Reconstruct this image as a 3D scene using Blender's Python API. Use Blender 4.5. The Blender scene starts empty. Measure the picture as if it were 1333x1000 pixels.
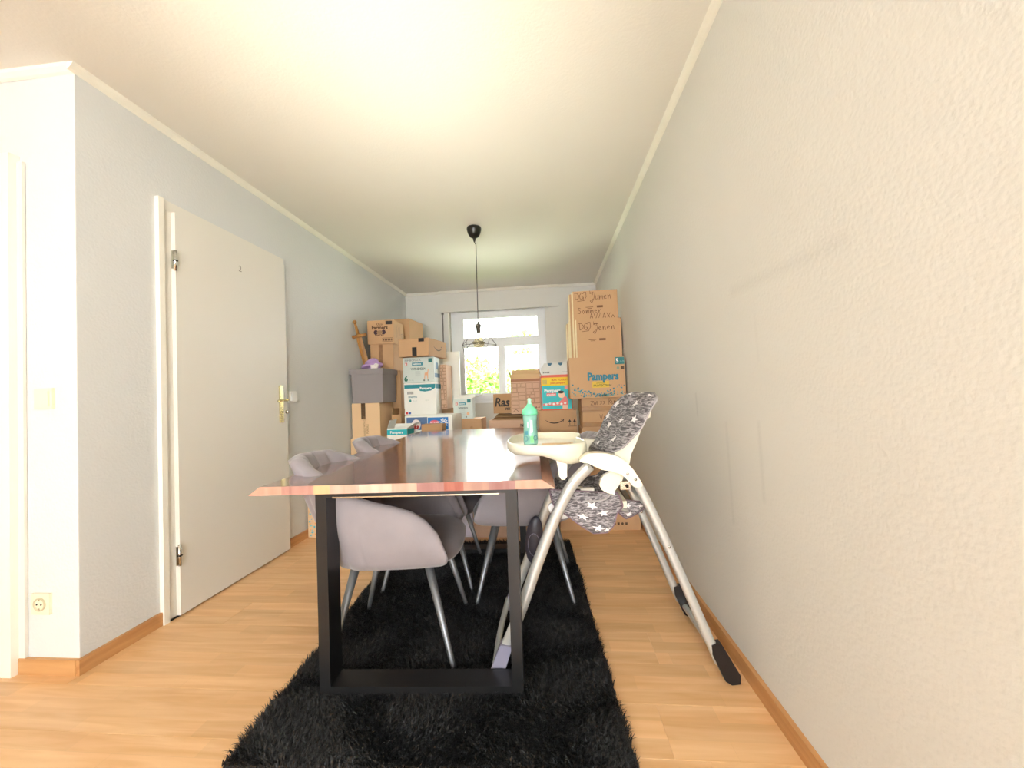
import bpy, bmesh, math, random
import numpy as np
from mathutils import Vector, Matrix
random.seed(7); RNG = np.random.RandomState(5)
PI = math.pi
sc = bpy.context.scene
COL = sc.collection

# ------------------------------------------------------------------ camera
def make_camera():
    f, yaw, pitch, roll = 511.08, -0.0903, 0.0245, -0.0363
    loc = Vector((1.845, -1.3868, 1.0236))
    fwd = Vector((math.sin(yaw)*math.cos(pitch), math.cos(yaw)*math.cos(pitch), math.sin(pitch)))
    right = Vector((math.cos(yaw), -math.sin(yaw), 0))
    up = right.cross(fwd)
    r = math.cos(roll)*right + math.sin(roll)*up
    u = -math.sin(roll)*right + math.cos(roll)*up
    cam = bpy.data.cameras.new('camera'); o = bpy.data.objects.new('camera', cam); COL.objects.link(o)
    cam.sensor_fit = 'HORIZONTAL'; cam.sensor_width = 36; cam.lens = f/1333*36
    cam.clip_start = 0.02; cam.clip_end = 200
    m = Matrix(((r.x, u.x, -fwd.x, loc.x), (r.y, u.y, -fwd.y, loc.y), (r.z, u.z, -fwd.z, loc.z), (0, 0, 0, 1)))
    o.matrix_world = m
    sc.camera = o
make_camera()

# ------------------------------------------------------------------ light and exposure
sc.view_settings.view_transform = 'Standard'
sc.view_settings.look = 'None'
sc.view_settings.gamma = 1
sc.view_settings.use_curve_mapping = False
sc.view_settings.exposure = 0.25
w = bpy.data.worlds.new('sky'); sc.world = w; w.use_nodes = True
bg = w.node_tree.nodes['Background']
bg.inputs['Color'].default_value = (0.95, 0.975, 1.0, 1)
bg.inputs['Strength'].default_value = 14.0

def area(name, loc, target, sx, sy, power, color, spread=PI):
    l = bpy.data.lights.new(name, 'AREA'); l.shape = 'RECTANGLE'; l.size = sx; l.size_y = sy
    l.energy = power; l.color = color; l.spread = spread
    o = bpy.data.objects.new(name, l); COL.objects.link(o)
    o.location = loc
    o.rotation_euler = (Vector(target)-Vector(loc)).to_track_quat('-Z', 'Y').to_euler()
    return o
# daylight through the wide garden window behind the camera
area('rear_window_daylight', (1.1, -7.2, 1.5), (1.0, 0.0, 1.25), 5.2, 3.2, 45, (1.0, 1.0, 0.99))
# added unseen lamp near the floor that brightens a patch of the ceiling
area('ceiling_fill', (1.0, -2.6, 0.25), (1.33, 0.3, 2.4), 0.55, 0.25, 5.5, (1.0, 1.0, 0.86), math.radians(36))
l2 = bpy.data.lights.new('rear_fill', 'SUN'); l2.energy = 1.15; l2.angle = math.radians(50); l2.color = (1, .99, .97)  # added wide sun lamp, fills the room evenly from behind the camera
o2 = bpy.data.objects.new('rear_fill', l2); COL.objects.link(o2); o2.rotation_euler = Vector((0.04, 1.0, -0.02)).to_track_quat('-Z', 'Y').to_euler()
area('fill_above_window', (1.25, 5.3, 3.9), (1.25, 2.6, 0.9), 3.2, 2.0, 800, (0.93, 0.97, 1.0))  # added unseen lamp above the window, brightens the back of the room
area('fill_below_window', (1.25, 5.4, -0.9), (1.25, 2.4, 2.4), 3.0, 1.8, 750, (1.0, 0.99, 0.93))  # added unseen lamp below the window, lifts the ceiling at the back
s = bpy.data.lights.new('sun', 'SUN'); s.energy = 7; s.angle = 0.02; s.color = (1, 0.98, 0.93)
so = bpy.data.objects.new('sun', s); COL.objects.link(so)
so.rotation_euler = Vector((0.5, 1.0, -1.6)).to_track_quat('-Z', 'Y').to_euler()

# ------------------------------------------------------------------ materials
MATS = {}
def newmat(name):
    m = bpy.data.materials.new(name); m.use_nodes = True
    nt = m.node_tree; b = nt.nodes['Principled BSDF']
    return m, nt, b
def srgb(h):
    c = [int(h[i:i+2], 16)/255 for i in (0, 2, 4)]
    return tuple((x/12.92 if x <= .04045 else ((x+.055)/1.055)**2.4) for x in c)+(1,)
def N(nt, t, **kw):
    n = nt.nodes.new(t)
    for k, v in kw.items():
        if hasattr(n, k): setattr(n, k, v)
        else: n.inputs[k].default_value = v
    return n
def mat(name, col, rough=.5, metal=0, var=.06, scale=8, bump=0, bscale=60, coat=0, spec=.5, sheen=0, trans=0, alpha=1):
    if name in MATS: return MATS[name]
    m, nt, b = newmat(name)
    c = srgb(col)
    tc = N(nt, 'ShaderNodeTexCoord')
    no = N(nt, 'ShaderNodeTexNoise'); no.inputs['Scale'].default_value = scale; no.inputs['Detail'].default_value = 4
    nt.links.new(tc.outputs['Object'], no.inputs['Vector'])
    mr = N(nt, 'ShaderNodeMapRange'); mr.inputs['To Min'].default_value = 1-var; mr.inputs['To Max'].default_value = 1+var
    nt.links.new(no.outputs['Fac'], mr.inputs['Value'])
    mx = N(nt, 'ShaderNodeVectorMath', operation='SCALE'); mx.inputs[0].default_value = c[:3]
    nt.links.new(mr.outputs['Result'], mx.inputs['Scale'])
    nt.links.new(mx.outputs['Vector'], b.inputs['Base Color'])
    b.inputs['Roughness'].default_value = rough; b.inputs['Metallic'].default_value = metal
    b.inputs['Coat Weight'].default_value = coat; b.inputs['Coat Roughness'].default_value = .05
    b.inputs['Specular IOR Level'].default_value = spec
    b.inputs['Transmission Weight'].default_value = trans; b.inputs['Alpha'].default_value = alpha
    if sheen:
        b.inputs['Sheen Weight'].default_value = sheen; b.inputs['Sheen Roughness'].default_value = .4
    if bump:
        n2 = N(nt, 'ShaderNodeTexNoise'); n2.inputs['Scale'].default_value = bscale; n2.inputs['Detail'].default_value = 3
        nt.links.new(tc.outputs['Object'], n2.inputs['Vector'])
        bp = N(nt, 'ShaderNodeBump'); bp.inputs['Strength'].default_value = bump; bp.inputs['Distance'].default_value = .003
        nt.links.new(n2.outputs['Fac'], bp.inputs['Height']); nt.links.new(bp.outputs['Normal'], b.inputs['Normal'])
    MATS[name] = m
    return m

def wall_mat(name, col, strength=.25, shadow_lines=False):
    m, nt, b = newmat(name)
    c = srgb(col)
    geo = N(nt, 'ShaderNodeNewGeometry')
    n1 = N(nt, 'ShaderNodeTexNoise'); n1.inputs['Scale'].default_value = 120; n1.inputs['Detail'].default_value = 3; n1.inputs['Roughness'].default_value = .55
    n2 = N(nt, 'ShaderNodeTexVoronoi'); n2.inputs['Scale'].default_value = 95; n2.feature = 'SMOOTH_F1'
    n3 = N(nt, 'ShaderNodeTexNoise'); n3.inputs['Scale'].default_value = 1.6; n3.inputs['Detail'].default_value = 3
    for n in (n1, n2, n3): nt.links.new(geo.outputs['Position'], n.inputs['Vector'])
    ad = N(nt, 'ShaderNodeMath', operation='ADD')
    nt.links.new(n1.outputs['Fac'], ad.inputs[0]); nt.links.new(n2.outputs['Distance'], ad.inputs[1])
    bp = N(nt, 'ShaderNodeBump'); bp.inputs['Strength'].default_value = strength; bp.inputs['Distance'].default_value = .0035
    nt.links.new(ad.outputs[0], bp.inputs['Height']); nt.links.new(bp.outputs['Normal'], b.inputs['Normal'])
    mr = N(nt, 'ShaderNodeMapRange'); mr.inputs['To Min'].default_value = .965; mr.inputs['To Max'].default_value = 1.03
    nt.links.new(n3.outputs['Fac'], mr.inputs['Value'])
    mx = N(nt, 'ShaderNodeVectorMath', operation='SCALE'); mx.inputs[0].default_value = c[:3]
    if shadow_lines:   # tube shadows and a dark diagonal painted into the wall colour: distance to segments in the (y, z) plane
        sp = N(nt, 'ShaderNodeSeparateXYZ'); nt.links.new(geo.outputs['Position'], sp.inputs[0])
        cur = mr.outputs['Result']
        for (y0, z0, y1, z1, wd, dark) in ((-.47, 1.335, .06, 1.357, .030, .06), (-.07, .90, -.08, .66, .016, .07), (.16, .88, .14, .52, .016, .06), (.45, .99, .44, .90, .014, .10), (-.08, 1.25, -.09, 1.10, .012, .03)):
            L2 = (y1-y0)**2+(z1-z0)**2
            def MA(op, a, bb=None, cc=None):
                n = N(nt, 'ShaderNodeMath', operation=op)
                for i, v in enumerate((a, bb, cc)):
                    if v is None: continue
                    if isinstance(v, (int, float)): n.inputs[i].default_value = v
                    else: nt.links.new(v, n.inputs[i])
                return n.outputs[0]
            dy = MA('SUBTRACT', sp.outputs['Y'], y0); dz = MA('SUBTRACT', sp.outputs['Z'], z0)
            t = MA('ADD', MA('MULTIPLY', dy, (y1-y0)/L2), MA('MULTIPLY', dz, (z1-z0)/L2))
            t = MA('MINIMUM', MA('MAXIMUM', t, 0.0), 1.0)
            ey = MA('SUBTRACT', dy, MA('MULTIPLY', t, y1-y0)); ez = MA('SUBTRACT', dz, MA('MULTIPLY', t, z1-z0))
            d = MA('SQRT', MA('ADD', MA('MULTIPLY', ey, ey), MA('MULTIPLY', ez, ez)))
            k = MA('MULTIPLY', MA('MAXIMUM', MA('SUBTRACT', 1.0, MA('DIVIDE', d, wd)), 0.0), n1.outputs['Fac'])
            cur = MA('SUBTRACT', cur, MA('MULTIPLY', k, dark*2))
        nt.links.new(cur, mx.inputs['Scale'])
    else:
        nt.links.new(mr.outputs['Result'], mx.inputs['Scale'])
    nt.links.new(mx.outputs['Vector'], b.inputs['Base Color'])
    b.inputs['Roughness'].default_value = .85; b.inputs['Specular IOR Level'].default_value = .2
    return m

def wood_mat(name, col_a, col_b, axis='X', rough=.4, coat=0, scale=1.0, rnd=0.0, strips=False, spec=.5):
    m, nt, b = newmat(name)
    tc = N(nt, 'ShaderNodeTexCoord'); mp = N(nt, 'ShaderNodeMapping')
    sc_ = {'X': (1.2, 14, 14), 'Y': (14, 1.2, 14), 'Z': (14, 14, 1.2)}[axis]
    mp.inputs['Scale'].default_value = tuple(v*scale for v in sc_)
    oi = N(nt, 'ShaderNodeObjectInfo')
    nt.links.new(tc.outputs['Object'], mp.inputs['Vector'])
    off = N(nt, 'ShaderNodeVectorMath', operation='ADD')
    mul = N(nt, 'ShaderNodeMath', operation='MULTIPLY'); mul.inputs[1].default_value = 37
    nt.links.new(oi.outputs['Random'], mul.inputs[0])
    nt.links.new(mp.outputs['Vector'], off.inputs[0]); nt.links.new(mul.outputs[0], off.inputs[1])
    no = N(nt, 'ShaderNodeTexNoise'); no.inputs['Scale'].default_value = 2.2; no.inputs['Detail'].default_value = 5; no.inputs['Distortion'].default_value = .6
    nt.links.new(off.outputs['Vector'], no.inputs['Vector'])
    cr = N(nt, 'ShaderNodeValToRGB'); cr.color_ramp.elements[0].position = .32; cr.color_ramp.elements[1].position = .68
    cr.color_ramp.elements[0].color = srgb(col_a); cr.color_ramp.elements[1].color = srgb(col_b)
    nt.links.new(no.outputs['Fac'], cr.inputs['Fac'])
    col = cr.outputs['Color']
    if rnd or strips:
        mr = N(nt, 'ShaderNodeMapRange'); mr.inputs['To Min'].default_value = 1-rnd; mr.inputs['To Max'].default_value = 1+rnd
        if strips:   # narrow strips printed on each laminate board
            mp2 = N(nt, 'ShaderNodeMapping'); mp2.inputs['Location'].default_value = (0, 0.0, 0)
            nt.links.new(tc.outputs['Object'], mp2.inputs['Vector'])
            o2 = N(nt, 'ShaderNodeVectorMath', operation='ADD'); nt.links.new(mp2.outputs['Vector'], o2.inputs[0])
            cx = N(nt, 'ShaderNodeCombineXYZ'); nt.links.new(mul.outputs[0], cx.inputs[0]); nt.links.new(cx.outputs[0], o2.inputs[1])
            br = N(nt, 'ShaderNodeTexBrick'); br.offset = .37; br.inputs['Scale'].default_value = 1
            br.inputs['Brick Width'].default_value = .42; br.inputs['Row Height'].default_value = .193/3
            br.inputs['Mortar Size'].default_value = .0006; br.inputs['Color1'].default_value = (0, 0, 0, 1); br.inputs['Color2'].default_value = (1, 1, 1, 1)
            br.inputs['Mortar'].default_value = (.0, .0, .0, 1)
            nt.links.new(o2.outputs[0], br.inputs['Vector']); nt.links.new(br.outputs['Color'], mr.inputs['Value'])
        else:
            nt.links.new(oi.outputs['Random'], mr.inputs['Value'])
        vm = N(nt, 'ShaderNodeVectorMath', operation='SCALE'); nt.links.new(col, vm.inputs[0]); nt.links.new(mr.outputs['Result'], vm.inputs['Scale'])
        col = vm.outputs['Vector']
    nt.links.new(col, b.inputs['Base Color'])
    b.inputs['Roughness'].default_value = rough; b.inputs['Coat Weight'].default_value = coat; b.inputs['Coat Roughness'].default_value = .06
    b.inputs['Specular IOR Level'].default_value = spec
    bp = N(nt, 'ShaderNodeBump'); bp.inputs['Strength'].default_value = .08; bp.inputs['Distance'].default_value = .002
    nt.links.new(no.outputs['Fac'], bp.inputs['Height']); nt.links.new(bp.outputs['Normal'], b.inputs['Normal'])
    return m

M_WALL = wall_mat('wall_paint_grey', 'dcdbd4', .25)
M_WALLR = wall_mat('wall_paint_grey_right', 'dddbd3', .20, shadow_lines=True)
M_WALLL = wall_mat('wall_paint_grey_left', 'd9dbd9', .22)
M_CEIL = wall_mat('ceiling_paint', 'e8e6de', .11)
M_TRIM = mat('cornice_white', 'f0eee2', .6)
M_BASE = wood_mat('baseboard_wood', 'b8824e', 'cf9c66', 'Y', .4, rnd=.04)
M_BASEX = wood_mat('baseboard_wood_cross', 'be8a52', 'd3a26c', 'X', .4, rnd=.04)
M_FLOOR = wood_mat('laminate_floor', 'dba973', 'ebc08e', 'X', .33, coat=.12, rnd=.07, strips=True)
M_DOOR = mat('door_white', 'e4e1d7', .42, var=.015, scale=2)
M_DOOREDGE = mat('door_edge_white', 'f2efe2', .4, var=.01)
M_BRASS = mat('satin_brass', 'e6d9a0', .25, .9)
M_CHROME = mat('chrome', 'd8d8d4', .18, 1)
M_SWITCH = mat('switch_cream', 'ece5c8', .35)
M_SWITCHW = mat('switch_white', 'eeeeea', .35)
M_DARK = mat('dark_gap', '1c1714', .8)
M_PVC = mat('window_frame_white', 'eef0f0', .3, var=.01)
M_BLACKM = mat('black_painted_steel', '1d1d1e', .38, .2, spec=.6, var=.1, scale=30)
M_LAMPBLACK = mat('black_lamp_plastic', '14110e', .32)
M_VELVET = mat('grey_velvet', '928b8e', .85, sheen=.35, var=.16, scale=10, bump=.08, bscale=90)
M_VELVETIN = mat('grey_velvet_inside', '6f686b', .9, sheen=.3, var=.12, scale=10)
M_CHAIRLEG = mat('grey_metal_leg', '85898e', .42, .75)
M_PLASTIC = mat('cream_plastic', 'e9e4cd', .3, coat=.3, var=.01)
M_TUBE = mat('silver_painted_tube', 'c6c9c6', .3, .5)
M_FOOTB = mat('black_foot_plastic', '17181b', .3)
M_FOOTG = mat('lavender_grey_foot_plastic', '8a8799', .3)
M_NAVY = mat('dark_navy_plastic', '36343f', .35)
M_BAG = mat('lilac_bag_fabric', 'b595c9', .6, var=.2, scale=25)
M_BIN = mat('grey_storage_bin', '8e8787', .75, var=.05, bump=.1)
M_WHITECARD = mat('white_card', 'ecebe2', .55, var=.02)
M_CARD = {}
def card(col, nm):
    if nm not in M_CARD: M_CARD[nm] = mat('cardboard_'+nm, col, .8, var=.05, scale=5, bump=.05, bscale=200, spec=.25)
    return M_CARD[nm]
CA = card('c9a27a', 'tan'); CB = card('b9946c', 'brown'); CC = card('d9b689', 'pale'); CD = card('d4b094', 'pinkish'); CE = card('8d6a45', 'dark')
CF = card('e2c096', 'light')
M_TAPE = mat('brown_parcel_tape', 'a77c50', .25, var=.15, scale=20)
def flat(col): return mat('print_'+col, col, .6, var=.01)

# fabric: dark grey with thin pale scribble lines
def star_fabric():
    m, nt, b = newmat('star_fabric')
    tc = N(nt, 'ShaderNodeTexCoord'); mp = N(nt, 'ShaderNodeMapping'); mp.inputs['Scale'].default_value = (40, 25, 170)
    nt.links.new(tc.outputs['Object'], mp.inputs['Vector'])
    no = N(nt, 'ShaderNodeTexNoise'); no.inputs['Scale'].default_value = 1.2; no.inputs['Detail'].default_value = 4; no.inputs['Distortion'].default_value = 1.0
    nt.links.new(mp.outputs['Vector'], no.inputs['Vector'])
    cr = N(nt, 'ShaderNodeValToRGB'); e = cr.color_ramp.elements
    e[0].position = .44; e[0].color = srgb('4d494b'); e[1].position = .60; e[1].color = srgb('a59fa0')
    nt.links.new(no.outputs['Fac'], cr.inputs['Fac']); nt.links.new(cr.outputs['Color'], b.inputs['Base Color'])
    b.inputs['Roughness'].default_value = .7
    return m
M_STARF = star_fabric()
M_PIPING = mat('mauve_piping', '7c6670', .7)
M_GLASS, _nt, _b = newmat('window_glass')
def glassify():
    nt = _nt; nt.nodes.remove(_b)
    out = nt.nodes['Material Output']
    tr = N(nt, 'ShaderNodeBsdfTransparent'); tr.inputs['Color'].default_value = (.97, .985, .98, 1)
    gl = N(nt, 'ShaderNodeBsdfGlossy'); gl.inputs['Roughness'].default_value = .02
    fr = N(nt, 'ShaderNodeFresnel'); fr.inputs['IOR'].default_value = 1.45
    mx = N(nt, 'ShaderNodeMixShader'); nt.links.new(fr.outputs[0], mx.inputs[0]); nt.links.new(tr.outputs[0], mx.inputs[1]); nt.links.new(gl.outputs[0], mx.inputs[2])
    nt.links.new(mx.outputs[0], out.inputs['Surface'])
glassify()
def clear_mat(name, col, tint, w=.35):
    m, nt, b = newmat(name)
    out = nt.nodes['Material Output']
    tr = N(nt, 'ShaderNodeBsdfTransparent'); tr.inputs['Color'].default_value = srgb(tint)
    b.inputs['Base Color'].default_value = srgb(col); b.inputs['Roughness'].default_value = .12; b.inputs['Coat Weight'].default_value = .5
    mx = N(nt, 'ShaderNodeMixShader'); mx.inputs[0].default_value = w
    nt.links.new(tr.outputs[0], mx.inputs[1]); nt.links.new(b.outputs[0], mx.inputs[2]); nt.links.new(mx.outputs[0], out.inputs['Surface'])
    return m

# ------------------------------------------------------------------ helpers
def thing(name, label, cat, loc=(0, 0, 0), rz=0, group=None):
    o = bpy.data.objects.new(name, None); COL.objects.link(o); o.empty_display_size = .05
    o.location = loc; o.rotation_euler = (0, 0, rz); o['label'] = label; o['category'] = cat
    if group: o['group'] = group
    return o
def tag(o, label, cat, group=None):
    o['label'] = label; o['category'] = cat
    if group: o['group'] = group
    return o
def link(name, me, parent=None):
    o = bpy.data.objects.new(name, me); COL.objects.link(o)
    if parent: o.parent = parent
    return o
def fin(name, bm, m, parent=None, smooth=False, bev=0, seg=2):
    if bev:
        bmesh.ops.bevel(bm, geom=[e for e in bm.edges if len(e.link_faces) == 2 and e.calc_face_angle(0) > .5], offset=bev, segments=seg, affect='EDGES', profile=.6)
    bmesh.ops.recalc_face_normals(bm, faces=bm.faces)
    me = bpy.data.meshes.new(name); bm.to_mesh(me); bm.free()
    for mm in (m if isinstance(m, (list, tuple)) else [m]): me.materials.append(mm)
    if smooth:
        for p in me.polygons: p.use_smooth = True
    return link(name, me, parent)
def addbox(bm, lo, hi, mi=0, mtx=None):
    vs = [bm.verts.new((x, y, z)) for x in (lo[0], hi[0]) for y in (lo[1], hi[1]) for z in (lo[2], hi[2])]
    if mtx is not None:
        for v in vs: v.co = mtx @ v.co
    for q in ((0, 1, 3, 2), (4, 6, 7, 5), (0, 4, 5, 1), (2, 3, 7, 6), (0, 2, 6, 4), (1, 5, 7, 3)):
        f = bm.faces.new([vs[i] for i in q]); f.material_index = mi
    return vs
def boxo(name, lo, hi, m, parent=None, bev=0, mtx=None):
    bm = bmesh.new(); addbox(bm, lo, hi, 0, mtx); return fin(name, bm, m, parent, bev=bev)
def struct(o): o['kind'] = 'structure'; return o
def spline(pts, n=6):
    P = [Vector(p) for p in pts]; out = []
    for i in range(len(P)-1):
        p0 = P[max(i-1, 0)]; p1 = P[i]; p2 = P[i+1]; p3 = P[min(i+2, len(P)-1)]
        for k in range(n):
            t = k/n
            out.append(.5*((2*p1)+(p2-p0)*t+(2*p0-5*p1+4*p2-p3)*t*t+(3*p1-p0-3*p2+p3)*t**3))
    out.append(P[-1]); return out
def addtube(bm, pts, r, seg=10, ref=None, flat=1.0, cap=True, mi=0):
    """sweep; r scalar or list; flat: ratio of radius along ref axis"""
    n = len(pts); rings = []
    R = r if isinstance(r, (list, tuple)) else [r]*n
    prev = None
    for i, p in enumerate(pts):
        t = (pts[min(i+1, n-1)]-pts[max(i-1, 0)])
        if t.length < 1e-9: t = Vector((0, 0, 1))
        t.normalize()
        a = Vector(ref) if ref else (prev if prev else (Vector((0, 0, 1)) if abs(t.z) < .9 else Vector((1, 0, 0))))
        a = (a-t*a.dot(t))
        if a.length < 1e-6: a = t.orthogonal()
        a.normalize(); prev = a.copy(); b = t.cross(a)
        rings.append([bm.verts.new(p+a*(math.cos(2*PI*k/seg)*R[i]*flat)+b*(math.sin(2*PI*k/seg)*R[i])) for k in range(seg)])
    for i in range(n-1):
        for k in range(seg):
            f = bm.faces.new((rings[i][k], rings[i][(k+1) % seg], rings[i+1][(k+1) % seg], rings[i+1][k])); f.material_index = mi
    if cap:
        for rr in (rings[0], rings[-1]):
            f = bm.faces.new(rr); f.material_index = mi
def tube(name, pts, r, m, parent=None, seg=10, ref=None, flat=1.0):
    bm = bmesh.new(); addtube(bm, [Vector(p) for p in pts], r, seg, ref, flat); return fin(name, bm, m, parent, smooth=True)
def lathe(name, prof, m, parent=None, seg=28, loc=(0, 0, 0), mtx=None, cap=False):
    bm = bmesh.new(); rings = []
    for (r, z) in prof:
        rings.append([bm.verts.new((loc[0]+max(r, 1e-4)*math.cos(2*PI*k/seg), loc[1]+max(r, 1e-4)*math.sin(2*PI*k/seg), loc[2]+z)) for k in range(seg)])
    for i in range(len(rings)-1):
        for k in range(seg): bm.faces.new((rings[i][k], rings[i][(k+1) % seg], rings[i+1][(k+1) % seg], rings[i+1][k]))
    if cap:
        bm.faces.new(rings[0]); bm.faces.new(rings[-1])
    if mtx is not None: bmesh.ops.transform(bm, matrix=mtx, verts=bm.verts)
    return fin(name, bm, m, parent, smooth=True)
def prism(name, outline, h0, h1, m, parent=None, axis='Z', bev=0, smooth=False):
    """outline 2D list extruded along axis from h0 to h1"""
    bm = bmesh.new()
    def mk(a, b, c): return {'Z': (a, b, c), 'Y': (a, c, b), 'X': (c, a, b)}[axis]
    lo = [bm.verts.new(mk(p[0], p[1], h0)) for p in outline]; hi = [bm.verts.new(mk(p[0], p[1], h1)) for p in outline]
    bm.faces.new(lo); bm.faces.new(hi)
    n = len(outline)
    for i in range(n): bm.faces.new((lo[i], lo[(i+1) % n], hi[(i+1) % n], hi[i]))
    return fin(name, bm, m, parent, bev=bev, smooth=smooth)

FONT_CACHE = {}
def print_text(parent, txt, size, origin, face='front', m=None, sx=1.0, rot=0.0, shear=0.0, bold=0.0, name='printed_text', align='LEFT'):
    """flat lettering on the front (-y) or right (+x) or top face; origin is the text's lower left in the parent's space"""
    cu = bpy.data.curves.new('t', 'FONT'); cu.body = txt; cu.size = size; cu.shear = shear; cu.offset = bold; cu.align_x = align
    cu.resolution_u = 2
    o = bpy.data.objects.new('t', cu); COL.objects.link(o)
    bpy.context.view_layer.update()
    me = bpy.data.meshes.new_from_object(o)
    bpy.data.objects.remove(o); bpy.data.curves.remove(cu)
    R = {'front': Matrix.Rotation(PI/2, 4, 'X'), 'right': Matrix.Rotation(PI/2, 4, 'Z') @ Matrix.Rotation(PI/2, 4, 'X'), 'top': Matrix.Identity(4)}[face]
    me.transform(Matrix.Translation(origin) @ R @ Matrix.Rotation(rot, 4, 'Z') @ Matrix.Diagonal((sx, 1, 1, 1)))
    me.materials.clear(); me.materials.append(m)
    me.name = name
    return link(name, me, parent)
def print_shape(parent, polys, origin, face, m, name='printed_shape'):
    """polys: list of 2D polygons in face coordinates"""
    bm = bmesh.new()
    R = {'front': Matrix.Rotation(PI/2, 4, 'X'), 'right': Matrix.Rotation(PI/2, 4, 'Z') @ Matrix.Rotation(PI/2, 4, 'X'), 'top': Matrix.Identity(4)}[face]
    T = Matrix.Translation(origin) @ R
    for p in polys:
        try: bm.faces.new([bm.verts.new(T @ Vector((a, b, 0))) for a, b in p])
        except Exception: pass
    me = bpy.data.meshes.new(name); bm.to_mesh(me); bm.free(); me.materials.append(m)
    return link(name, me, parent)
def rect(x0, y0, x1, y1): return [(x0, y0), (x1, y0), (x1, y1), (x0, y1)]
def ribbon(pts, w):
    """stroke polyline -> quads"""
    out = []
    for (a, b) in zip(pts[:-1], pts[1:]):
        a = Vector(a); b = Vector(b); d = b-a
        if d.length < 1e-6: continue
        n = Vector((-d.y, d.x)).normalized()*w/2; e = d.normalized()*w*.3
        out.append([tuple(a-n-e), tuple(b-n+e), tuple(b+n+e), tuple(a+n-e)])
    return out
STROKES = {
 'D': [[(0, 1), (.05, 0), (.5, .2), (.6, .6), (.3, .95), (-.1, 1)]], 'G': [[(.6, .85), (.3, 1), (.05, .6), (.1, .15), (.4, 0), (.6, .35), (.35, .4)], [(.6, .35), (.6, -.1)]],
 ']': [[(.0, 1.1), (.35, 1.1), (.4, .4), (.1, -.15), (-.9, -.25)]], 'J': [[(.0, 1), (.6, 1), (.45, .2), (.1, -.5), (-.15, -.2), (.3, .1)]],
 'e': [[(.05, .3), (.4, .4), (.3, .6), (.05, .4), (.15, .05), (.45, .1)]], 'n': [[(.05, .6), (.08, 0), (.15, .45), (.35, .6), (.45, 0)]],
 'a': [[(.45, .55), (.15, .55), (.05, .2), (.3, .05), (.45, .5), (.5, 0)]], 'r': [[(.05, .6), (.1, 0), (.15, .4), (.4, .6)]], 'o': [[(.25, .6), (.05, .3), (.25, 0), (.45, .3), (.25, .6)]],
 'm': [[(.0, .6), (.05, 0), (.15, .5), (.25, .5), (.28, 0), (.38, .5), (.5, .5), (.52, 0)]], 'S': [[(.5, .9), (.2, 1), (.1, .7), (.5, .4), (.35, .02), (0, .1)]],
 'y': [[(.05, .6), (.2, .2), (.45, .6)], [(.45, .6), (.2, -.4), (0, -.3)]], 'g': [[(.45, .55), (.15, .55), (.1, .2), (.4, .2), (.45, .55), (.4, -.35), (.1, -.35)]],
 't': [[(.2, .9), (.22, 0), (.4, .05)], [(0, .6), (.45, .62)]], 'i': [[(.1, .6), (.12, 0)]], 's': [[(.4, .55), (.1, .5), (.35, .25), (.05, .05)]], 'u': [[(.05, .6), (.1, .05), (.4, .1), (.42, .6), (.48, 0)]],
 'k': [[(.05, 1), (.05, 0)], [(.4, .6), (.08, .3), (.45, 0)]], 'l': [[(.1, 1), (.15, 0)]], 'V': [[(0, .9), (.25, 0), (.5, .9)]], 'A': [[(0, 0), (.25, .95), (.5, 0)], [(.1, .4), (.42, .4)]],
 'X': [[(0, .9), (.5, 0)], [(.5, .9), (0, 0)]], '/': [[(0, 0), (.3, .95)]], 'W': [[(0, .9), (.12, 0), (.25, .7), (.38, 0), (.5, .9)]], 'b': [[(.05, 1), (.05, 0), (.4, .1), (.35, .45), (.08, .4)]], 'R': [[(.05, 0), (.1, 1), (.45, .8), (.1, .5), (.5, 0)]],
 'h': [[(.05, 1), (.05, 0), (.15, .5), (.4, .5), (.42, 0)]], 'w': [[(0, .6), (.12, 0), (.25, .5), (.38, 0), (.5, .6)]], 'z': [[(0, .6), (.45, .6), (0, 0), (.45, 0)]], 'c': [[(.45, .5), (.15, .6), (.05, .25), (.2, 0), (.45, .1)]], ' ': [],
}
def handwriting(parent, txt, size, origin, m, face='front', w=.005, slope=0.0, adv=.62):
    polys = []; x = 0
    for ch in txt:
        for st in STROKES.get(ch, []):
            polys += ribbon([((x+p[0])*size, (p[1]+slope*x)*size) for p in st], w)
        x += adv
    return print_shape(parent, polys, origin, face, m, 'handwriting')

# ------------------------------------------------------------------ room dimensions
W, L, H = 2.5077, 3.682, 2.40
YB, XB = -4.0, -1.7     # rear wall, far left wall of the larger area behind the camera

# ------------------------------------------------------------------ floor, with laminate boards
fl = struct(boxo('floor', (XB-.1, YB-.1, -.14), (W+.1, L+.2, -.012), mat('screed', '9a7a55', .8)))
PW, PL = .193, 1.285
plank_cache = {}
def plank(x0, x1, y0, y1):
    ln = round(x1-x0, 3); key = (ln, round(y1-y0, 3))
    if key not in plank_cache:
        bm = bmesh.new(); addbox(bm, (0, 0, -.012), (ln, y1-y0, 0))
        g = .0007
        top = [f for f in bm.faces if abs(f.normal.z) > .9 or all(abs(v.co.z) < 1e-6 for v in f.verts)]
        bmesh.ops.recalc_face_normals(bm, faces=bm.faces)
        ed = [e for e in bm.edges if all(abs(v.co.z) < 1e-6 for v in e.verts)]
        bmesh.ops.bevel(bm, geom=ed, offset=.0009, segments=1, affect='EDGES')
        me = bpy.data.meshes.new('plank'); bm.to_mesh(me); bm.free(); me.materials.append(M_FLOOR)
        plank_cache[key] = me
    o = link('plank', plank_cache[key], fl); o.location = (x0, y0, 0)
row = 0; y = YB
y = .331 - PW*math.ceil((.331-YB)/PW)
offs = [0, .52, .95, .3, .78]
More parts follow.
